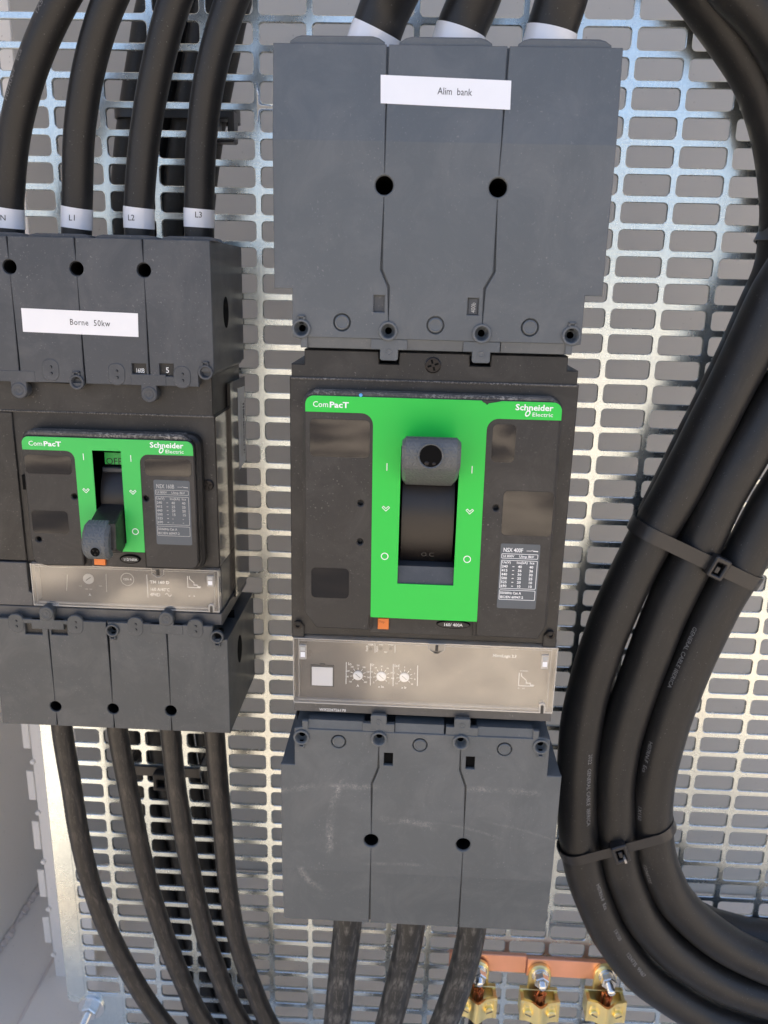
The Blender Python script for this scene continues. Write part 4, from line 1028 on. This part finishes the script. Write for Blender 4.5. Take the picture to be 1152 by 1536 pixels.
c = sp(281, 864); curve_print(m, c[0], c[1], .88, DU, WHITE); m.text('Ir    Ii', *sp(283, 895), DU, 1.2, WHITE)
TP = m.build('printed_scales', CASE2)
m = MB(); c = at(73, 909, 72.6); m.text('PL22272', c[0], c[1] + .2, 72.65, 1.6, WHITE, xs=.85); m.build('serial_print', CASE2)
a, b = at(44, 847, 73), at(331, 914, 73)
lt_ = at(237, 860, 73)
clear_cover(CASE2, a[0] + .4, -326.4, b[0] - .6, -300.6, 73.0, 67.3, (lt_[0], lt_[1] - .5), .8, 1)

# ------------------------------------------------------------------ cables
G1_ = 'marked cables entering the small breaker'
def up_path(cols, d0=38):
    return px_path(cols)
r8 = 8.1
topc = [
    ('N', [(16, 420, 38), (14, 352, 38), (13, 300, 39), (22, 200, 44), (48, 100, 50), (92, 0, 56), (150, -90, 60), (240, -190, 62)], 'black cable with white sleeve marked N at far left, its print showing'),
    ('L1', [(115, 420, 38), (115, 352, 38), (116, 300, 39), (119, 200, 43), (134, 100, 48), (165, 0, 54), (215, -90, 58), (300, -190, 60)], 'black cable with white sleeve marked L1, second from the left'),
    ('L2', [(208, 420, 38), (209, 352, 38), (209, 300, 39), (218, 200, 42), (236, 100, 47), (263, 0, 52), (305, -90, 56), (380, -190, 58)], 'black cable with white sleeve marked L2, between the L1 and L3 cables'),
    ('L3', [(299, 420, 38), (299, 352, 38), (299, 300, 39), (303, 200, 42), (318, 100, 47), (348, 0, 52), (392, -90, 56), (460, -190, 58)], 'black cable with white sleeve marked L3, rightmost entering the small breaker')]
for nm, pts, lab in topc:
    P3 = px_path(pts); z0 = P3[0][1]
    pr = ()
    path = spline(P3); fr_ = frames(path)
    # arc length where the sleeve sits
    sl = [f[4] for f in fr_ if at(0, 343, f[0][2])[1] + 1.5 * (f[0][0] + 350) * 0 - .0 <= f[0][1]]
    y_hi = at(P3[1][0], 0, 38)
    zlo = at(pts[1][0], 342, 38 + 8)[1]; zhi = at(pts[1][0], 309, 38 + 8)[1]
    ss = [f[4] for f in fr_ if zlo <= f[0][1] <= zhi]
    if nm == 'N': pr = (('H07RN-F   Eca', 92, -.42, 3.1, False), ('1X50', 136, -.40, 3.1, False))
    txt = (nm, -1.6, {'N': .13, 'L1': .12, 'L2': -.18, 'L3': .22}[nm], 3.1)
    cable('power_cable', P3, r8, RUBBER, lab, G1_, prints=pr, sleeve=(ss[0], ss[-1], txt))
RF = 12.6
feed = [
    ([(541, 130, 50), (550, 90, 51), (566, 45, 53), (584, 0, 56), (632, -90, 68), (720, -200, 68), (860, -300, 60)], (30, 68), 'thick black cable with white sleeve, leftmost of three on the large breaker top'),
    ([(676, 140, 50), (681, 90, 50), (692, 45, 51), (711, 0, 54), (745, -90, 63), (810, -190, 64), (930, -280, 58)], (30, 60), 'thick black cable with white sleeve, middle of three on the large breaker top'),
    ([(812, 140, 50), (818, 90, 50), (828, 45, 51), (842, 0, 54), (868, -90, 61), (920, -180, 62), (1020, -260, 58)], (30, 60), 'thick black cable with white sleeve, rightmost of three on the large breaker top')]
for i, (pts, _, lab) in enumerate(feed):
    P3 = px_path(pts); fr_ = frames(spline(P3))
    def vis(p):   # image row of a 3D point
        q = (p[0] - CAM[0], -(p[1] - CAM[1]), CAM[2] - p[2]); c = [sum(RC[a][b] * q[b] for b in range(3)) for a in range(3)]
        return 768 + F_PX * c[1] / c[2]
    hi = (38, 36, 36)[i]
    ss = [f[4] for f in fr_ if hi <= vis(f[0] + f[3] * RF) <= 92]
    cable('feeder_cable', P3, RF, RUBBER, lab, 'thick cables on top of the large breaker', sleeve=(ss[0], ss[-1], None))
low = [
    ([(90, 1040, 38), (94, 1100, 38), (106.6, 1176, 37), (119, 1253, 36), (137.5, 1329, 34), (167, 1406, 32), (208, 1482, 30), (246, 1536, 30), (310, 1610, 30)], 'dusty black cable under the small breaker, leftmost of four, crossing the plate edge'),
    ([(172, 1040, 38), (177, 1100, 38), (191, 1176, 37), (206, 1253, 36), (223.5, 1329, 34), (248, 1406, 32), (279, 1482, 30), (308, 1536, 30), (365, 1610, 30)], 'dusty black cable under the small breaker, second from the left'),
    ([(252, 1040, 38), (256, 1100, 38), (264, 1176, 37), (276, 1253, 36), (291, 1329, 34), (309, 1406, 32), (336, 1482, 30), (363, 1536, 30), (415, 1610, 30)], 'dusty black cable under the small breaker, third from the left'),
    ([(319, 1040, 38), (322, 1100, 38), (328, 1176, 37), (335, 1253, 36), (342, 1329, 34), (355, 1406, 32), (380, 1482, 30), (404, 1536, 30), (450, 1610, 30)], 'dusty black cable under the small breaker, rightmost of four')]
for pts, lab in low: cable('output_cable', px_path(pts), 6.7, RUBBERD, lab, 'dusty cables leaving the small breaker', wob=.012)
lowc = [
    ([(523, 1340, 55), (521, 1390, 55), (514, 1450, 50), (505, 1536, 44), (490, 1640, 36)], 'scuffed black cable under the large breaker, leftmost of three'),
    ([(620, 1340, 55), (615, 1398, 55), (602, 1461, 50), (583, 1536, 44), (555, 1640, 36)], 'scuffed black cable under the large breaker, middle of three'),
    ([(712, 1340, 55), (707, 1398, 55), (692, 1461, 50), (665, 1536, 44), (620, 1640, 36)], 'scuffed black cable under the large breaker, rightmost, passing the brass clamp')]
for pts, lab in lowc: cable('output_cable', px_path(pts), 9.6, RUBBERS, lab, 'scuffed cables leaving the large breaker', wob=.01)
# bundle on the right
RB = 13.3; DR = 36
def pp(l, d): return px_path([(x, y, d) for x, y in l])
C1 = [(1075, -60), (1105, -22), (1150, 28), (1186, 90), (1215, 170), (1228, 260), (1215, 350), (1160, 446), (1116, 540), (1070, 630), (1020, 728), (981, 797), (946, 866), (917, 931), (891, 1005), (874, 1075), (867, 1140), (866, 1198), (868, 1252), (878, 1310), (901, 1373), (927, 1418), (960, 1459), (1000, 1490), (1050, 1520), (1100, 1540), (1165, 1556), (1260, 1566)]
C2 = [(1175, -120), (1240, -30), (1285, 80), (1305, 200), (1300, 320), (1260, 440), (1180, 578), (1128, 663), (1083, 742), (1045, 823), (1001, 912), (960, 1018), (938, 1082), (925, 1140), (922, 1192), (925, 1243), (933, 1295), (945, 1330), (963, 1368), (989, 1402), (1022, 1432), (1066, 1461), (1108, 1480), (1165, 1496), (1260, 1508)]
C3 = [(1240, -160), (1320, -30), (1370, 100), (1390, 240), (1370, 400), (1300, 550), (1182, 724), (1139, 797), (1106, 858), (1076, 915), (1033, 1009), (1009, 1073), (992, 1132), (982, 1190), (981, 1233), (986, 1278), (1001, 1322), (1018, 1346), (1050, 1379), (1090, 1409), (1130, 1430), (1175, 1446), (1260, 1458)]
C2 = [(x - (2 if y > 1250 else 0), y + (3 if y > 1330 else 0)) for x, y in C2]
C3 = [(x - (3 if 900 < y else 1 if y > 700 else 0), y + (6 if y > 1330 else 0)) for x, y in C3]
C4 = [(985, -90), (1040, -25), (1066, 9), (1101, 58), (1138, 118), (1160, 180), (1172, 240), (1177, 299), (1176, 340), (1168, 400), (1142, 462), (1100, 552), (1056, 640), (1005, 740), (974, 805), (930, 895), (905, 960), (892, 1030), (897, 1110), (915, 1200), (950, 1290), (1000, 1350), (1052, 1383), (1095, 1398), (1150, 1409), (1260, 1420)]
def ri(name, pts, d, lab, prints=()):
    return cable(name, pp(pts, d), RB, RUBBERW, lab, 'thick cables looping down the right side', prints=prints, wob=.012)
_, f1 = ri('loop_cable', C1, DR, 'thick black cable on the outer left of the right-hand bundle, with faded printing', ())
def s_at(fr, px, py, d):
    t = Vector((*at(px, py, d), d)); return min(fr, key=lambda f: (f[0] - t).length)[4]
root1 = bpy.data.objects['loop_cable']
for body, x_, y_, ang in (('2022   GENERAL CABLE  IBERICA', 884, 1118, -.27), ('H07RN-F  Eca', 893, 1305, -.37), ('1X150', 915, 1374, -.38), ('1234735  99467', 932, 1410, -.32)):
    m = MB(); tube_text(m, f1, RB, body, s_at(f1, x_, y_, DR), ang, 2.7, CABLEINK); m.build('printed_marking', root1)
rt2, f2_ = ri('loop_cable', C2, DR + 1, 'thick black cable running in the middle of the right-hand bundle')
rt3, f3_ = ri('loop_cable', C3, DR + 2, 'thick black cable on the inner right of the right-hand bundle, with faded printing')
for body, x_, y_, ang in (('GENERAL CABLE IBERICA', 1015, 935, 1.0), ('H07RN-F  Eca', 968, 1108, 1.0), ('1X150', 956, 1195, .95), ('12345735', 960, 1275, .9)):
    m = MB(); tube_text(m, f3_, RB, body, s_at(f3_, x_ + 25, y_, DR + 2), ang, 2.7, CABLEINK); m.build('printed_marking', rt3)
rt4, f4_ = ri('loop_cable', C4, 14, 'thick black cable arcing from the top right and running behind the right-hand bundle')

def hull(pts):
    pts = sorted(set(pts)); lo = []; up_ = []
    for seq, o in ((pts, lo), (list(reversed(pts)), up_)):
        for p in seq:
            while len(o) > 1 and (o[-1][0] - o[-2][0]) * (p[1] - o[-2][1]) - (o[-1][1] - o[-2][1]) * (p[0] - o[-2][0]) <= 0: o.pop()
            o.append(p)
    return lo[:-1] + up_[:-1]
def tie(label, A, B, circles, width, head_t, tail=True, group='black cable ties'):
    """strap in the plane through image points A-B (on the plate) round circles (distance along AB, depth, radius)"""
    a, b = Vector((*at(*A, DR), 0)), Vector((*at(*B, DR), 0)); U = (b - a).normalized(); Wd = Vector((-U.y, U.x, 0)); 
    pts = []
    for u, d, r in circles: pts += [(round(u + (r + .5) * math.cos(k * PI / 24), 4), round(d + (r + .5) * math.sin(k * PI / 24), 4)) for k in range(48)]
    H = hull(pts)
    root = empty('cable_tie', a.x, a.y, 0, label, 'cable tie', group)
    m = MB(); n = len(H); vs = []; fs = []; cu = sum(p[0] for p in H) / n; cd = sum(p[1] for p in H) / n
    for u, d in H:
        dr = Vector((u - cu, d - cd)).normalized() * 1.3
        for w_, o in ((-width / 2, 0), (width / 2, 0), (width / 2, 1), (-width / 2, 1)):
            p = a + U * (u + dr.x * o) + Wd * w_; vs.append((p.x, p.y, d + dr.y * o))
    for i in range(n):
        j = (i + 1) % n
        for k in range(4): fs.append((i * 4 + k, i * 4 + (k + 1) % 4, j * 4 + (k + 1) % 4, j * 4 + k))
    m.add(vs, fs, TIE); m.build('strap', root, smooth=50)
    # head
    front = [p for p in H if p[1] > cd]; front.sort(key=lambda p: abs(p[0] - head_t)); d0 = front[0][1]
    hm = MB(); c, s_ = U.x, U.y
    def fn(x, z, d): p = a + U * (head_t + x) + Wd * z; return (p.x, p.y, d)
    hm.prism(rrect(-5, -6.5, 5, 6.5, 1.2), d0 - .3, d0 + 6.5, TIE, holes=[rrect(-2.6, -4.2, 2.6, 3.4, .4)], bev=.7, fn=fn)
    hm.prism(rrect(-2.6, -4.2, 2.6, 3.4, .4), d0, d0 + 2.2, HOLE_SHADE, fn=fn)
    hm.prism(rect(-1.6, -3.2, 1.2, 1.0), d0 + 2, d0 + 5.2, TIE, bev=.4, fn=fn)
    if tail: hm.prism(rect(.6, -6.2, 2.0, -3.0), d0 + 3, d0 + 7.6, simple('cut_tie_end', (.45, .40, .34), .5), bev=.2, fn=fn)
    hm.build('tie_head', root); return root
def proj_on(A, B, fr):
    """where a cable crosses the line A-B: distance along it"""
    a, b = Vector(at(*A, DR)), Vector(at(*B, DR)); U = (b - a).normalized(); N = Vector((-U.y, U.x))
    best = min(fr, key=lambda f: abs((Vector(f[0][:2]) - a).dot(N)) + (0 if -60 < (Vector(f[0][:2]) - a).dot(U) < 160 else 1e3))
    return (Vector(best[0][:2]) - a).dot(U)
A, B = (950, 785), (1138, 872)
tie('black cable tie round the right-hand bundle, upper one with its square head facing out', A, B, [(proj_on(A, B, f1), DR, RB), (proj_on(A, B, f2_), DR + 1, RB), (proj_on(A, B, f3_), DR + 2, RB), (proj_on(A, B, f4_), 14, RB)], 8.6, (Vector(at(1068, 855, DR + 14)) - Vector(at(*A, DR))).length, False)
A, B = (842, 1276), (1008, 1226)
tie('black cable tie round the right-hand bundle, lower one with a pale cut tail', A, B, [(proj_on(A, B, f1), DR, RB), (proj_on(A, B, f2_), DR + 1, RB), (proj_on(A, B, f3_), DR + 2, RB)], 7.0, (Vector(at(926, 1268, DR + 14)) - Vector(at(*A, DR))).length, True)
A, B = (1150, 338), (1230, 372)
tie('black cable tie on the arcing cable at the right picture edge', A, B, [(proj_on(A, B, f4_), 14, RB), (proj_on(A, B, f1), DR, RB)], 9, 45, False)

# cables behind the plate
for k, (xt, xb_) in enumerate(((0, 0), (1, 1), (2, 2), (3, 3))):
    o = k * 37
    pts = [(270 + k * 44, -120), (228 + k * 43, 0), (213 + k * 42, 80), (200 + k * 41, 160), (190 + k * 40, 240), (184 + k * 39, 330), (178 + k * 38, 500), (178 + k * 37, 700), (182 + k * 36, 900), (200 + k * 36, 1090), (222 + k * 34, 1200), (246 + k * 31, 1320), (268 + k * 28, 1430), (300 + k * 26, 1536), (350 + k * 24, 1640)]
    cable('rear_cable', px_path([(x, y, -46 - (k % 2) * 3) for x, y in pts]), 8.6, RUBBERW, 'black cable running down behind the perforated plate, ' + ['leftmost of the four', 'second from left of the four', 'third from left of the four', 'rightmost of the four'][k], 'cables running behind the plate')
x0_, z0_ = at(168, 165, -36); x1_, _ = at(352, 165, -36)
t_ = empty('cable_tie', x0_, z0_, -36, 'black cable tie round the cables behind the plate, near the top left', 'cable tie', 'black cable ties')
m = MB(); m.prism(rrect(-60, x0_, -33, x1_, 8), -4.2, 4.2, TIE, holes=[rrect(-58.6, x0_ + 1.4, -34.4, x1_ - 1.4, 7)], back=True, fn=lambda d, x, w_: (x, z0_ + w_, d)); m.build('strap', t_)
hx_, hz_ = at(333, 190, -30); m = MB(); m.prism(rrect(hx_ - 6, hz_ - 9, hx_ + 8, hz_ + 9, 1.5), -38, -27, TIE, bev=.8, holes=[rect(hx_ - 2, hz_ - 4, hx_ + 4, hz_ + 4)]); m.build('tie_head', t_)
# tie through the slots below the small breaker
x0_, z0_ = at(192, 1156, 2); x1_, _ = at(296, 1160, 2)
t_ = empty('cable_tie', x0_, z0_, 0, 'black cable tie threaded through plate slots below the small breaker', 'cable tie', 'black cable ties')
m = MB(); m.box(x0_, z0_ - 3.9, x1_, z0_ + 3.9, .1, 1.7, TIE, bev=.4)
m.box(x0_ - 1.5, z0_ - 3.9, x0_ + .2, z0_ + 3.9, -36, 1.5, TIE); m.box(x1_ - .2, z0_ - 3.9, x1_ + 1.5, z0_ + 3.9, -36, 1.5, TIE); m.box(x0_ - 1.5, z0_ - 3.9, x1_ + 1.5, z0_ + 3.9, -60, -58.6, TIE); m.build('strap', t_)
hx_, hz_ = at(243, 1172, 4); m = MB(); m.prism(rrect(hx_ - 5.5, hz_ - 6, hx_ + 5.5, hz_ + 8, 1), 1.6, 7.5, TIE, bev=.7, holes=[rect(hx_ - 2.5, hz_ - 3, hx_ + 2.5, hz_ + 3)]); m.flat(rect(hx_ - 2.5, hz_ - 3, hx_ + 2.5, hz_ + 3), 3, HOLE_SHADE); m.build('tie_head', t_)

# ------------------------------------------------------------------ copper bar with brass clamps
bl, br_ = at(722, 1452, 12), at(921, 1456, 12)
bar = MB(); zc_ = (bl[1] + br_[1]) / 2
bar.box(bl[0] - 24, zc_ - 7.6, -16.2, zc_ + 7.9, 6, 9.2, COPPER, bev=.4); bar.box(-15.8, zc_ - 8.4, br_[0] - .5, zc_ + 7.4, 7.5, 10.7, COPPER, bev=.4)
tag(bar.build('copper_busbar'), 'flat copper earth bar behind the three brass clamps at the bottom', 'busbar')
GC = 'brass clamps on the copper bar'
labs = ['brass cable clamp partly hidden behind the scuffed cable, left end of copper bar', 'brass cable clamp in the middle of the copper bar, bolt end facing out', 'brass cable clamp at the right end of the copper bar, next to the cable bundle']
cl = []
for i, (px_, py_, dx) in enumerate(((716, 1508, 0), (809.5, 1514, 0), (909, 1515, 0))):
    cx, cz = at(px_, py_, 24)
    C = empty('brass_clamp', cx, cz, 8, labs[i], 'clamp', GC)
    m = MB(); lug = [(cx - 8.2, cz + 6), (cx - 8.2, cz + 21)] + fillet(cx, cz + 21.5, 8.2, 180, 0, 10) + [(cx + 8.2, cz + 6)]
    m.prism(lug, 11, 14.2, BRASS, bev=.5, back=True)
    m.box(cx - 14, cz - 10.5, cx + 14, cz + 8, 11, 14.5, BRASS, bev=.4)
    m.box(cx - 14, cz - 10.5, cx - 11.5, cz + 6.6, 14, 25, BRASS, bev=.4); m.box(cx + 11.5, cz - 10.5, cx + 14, cz + 6.6, 14, 25, BRASS, bev=.4); m.build('lug', C)
    # wavy pressure plate
    m = MB(); n = 16; vs = []; fs = []
    for j in range(n + 1):
        u = j / n; x = cx - 14.4 + 28.8 * u; b = 4.2 * math.exp(-((u - .5) / .16) ** 2)
        zt_ = cz + 7.4 - 2.0 * math.exp(-((u - .5) / .2) ** 2) + (.8 if u < .1 or u > .9 else 0)
        zb_ = cz - 10.4 - 2.6 * math.exp(-((u - .5) / .2) ** 2)
        d = 24.6 + b
        vs += [(x, zt_, d), (x, zb_, d), (x, zb_, d - 2.2), (x, zt_, d - 2.2)]
    for j in range(n):
        for k in range(4): fs.append((j * 4 + k, j * 4 + (k + 1) % 4, j * 4 + 4 + (k + 1) % 4, j * 4 + 4 + k))
    fs += [(0, 1, 2, 3), tuple(n * 4 + k for k in range(4))]; m.add(vs, fs, BRASS); m.build('pressure_plate', C, smooth=50)
    sc_ = None
    for sx in (-1, 1):
        m = MB(); x = cx + sx * 8.8; z = cz - 2.6
        m.lathe(x, z, [(3.4, 24.5), (3.4, 26.6), (2.9, 27.2), (.2, 27.3)], BRASS, 20)
        m.line([(x - 2.2, z - 1.2 * sx), (x + 2.2, z + 1.2 * sx)], .9, 27.4, EDGE); m.prism(circ(x - .6, z + 3.2, 3.2, 6), 24.4, 25.4, BRASS, bev=.3); m.build('screw', C)
    m = MB(); bz2 = cz + 21.5; bxx = cx + (.3 if i < 2 else .8)
    m.lathe(bxx, bz2, [(6.4, 14.2), (6.4, 15.2), (3, 15.2)], STEEL, 24); m.lathe(bxx, bz2, [(5.6, 15.2), (5.6, 16.8), (3, 16.8)], STEEL, 20)
    m.prism(circ(bxx, bz2, 5.6, 6, .4), 16.8, 22.5, STEEL, bev=.6)
    pr = []
    for k in range(5 if i < 2 else 9): pr += [(2.7, 22.5 + k * .9), (2.3, 22.95 + k * .9)]
    m.lathe(bxx, bz2, pr + [(1.5, 22.5 + len(pr) * .45)], STEEL, 16); m.build('bolt', C)
    # the wire held by the clamp
    K = empty('earth_wire', cx, cz - 20, 14, ['black wire end under the left brass clamp', 'black wire with copper strands held in the middle brass clamp', 'black wire with copper strands held in the right brass clamp'][i], 'wire', 'wires held by the brass clamps')
    m = MB(); tube(m, spline([(cx + .5, cz - 7, 20), (cx, cz - 20, 19), (cx - 3, cz - 60, 18), (cx - 6, cz - 110, 16)]), 5.2, RUBBER, 20); m.build('sheath', K, smooth=60)
    rs = random.Random(i + 11); m = MB()
    for k in range(19):
        a = rs.random() * 2 * PI; rr = 3.4 * math.sqrt(rs.random()); x, d = cx + rr * math.cos(a), 20.5 + rr * math.sin(a)
        tube(m, [Vector((x, cz - 4, d)), Vector((x + rs.uniform(-.4, .4), cz + 6, d)), Vector((x + rs.uniform(-1.6, 1.6), cz + 9.5 + rs.random() * 4, d + rs.uniform(-1, 2)))], .85, STRAND, 8)
    m.build('copper_strands', K, smooth=60)
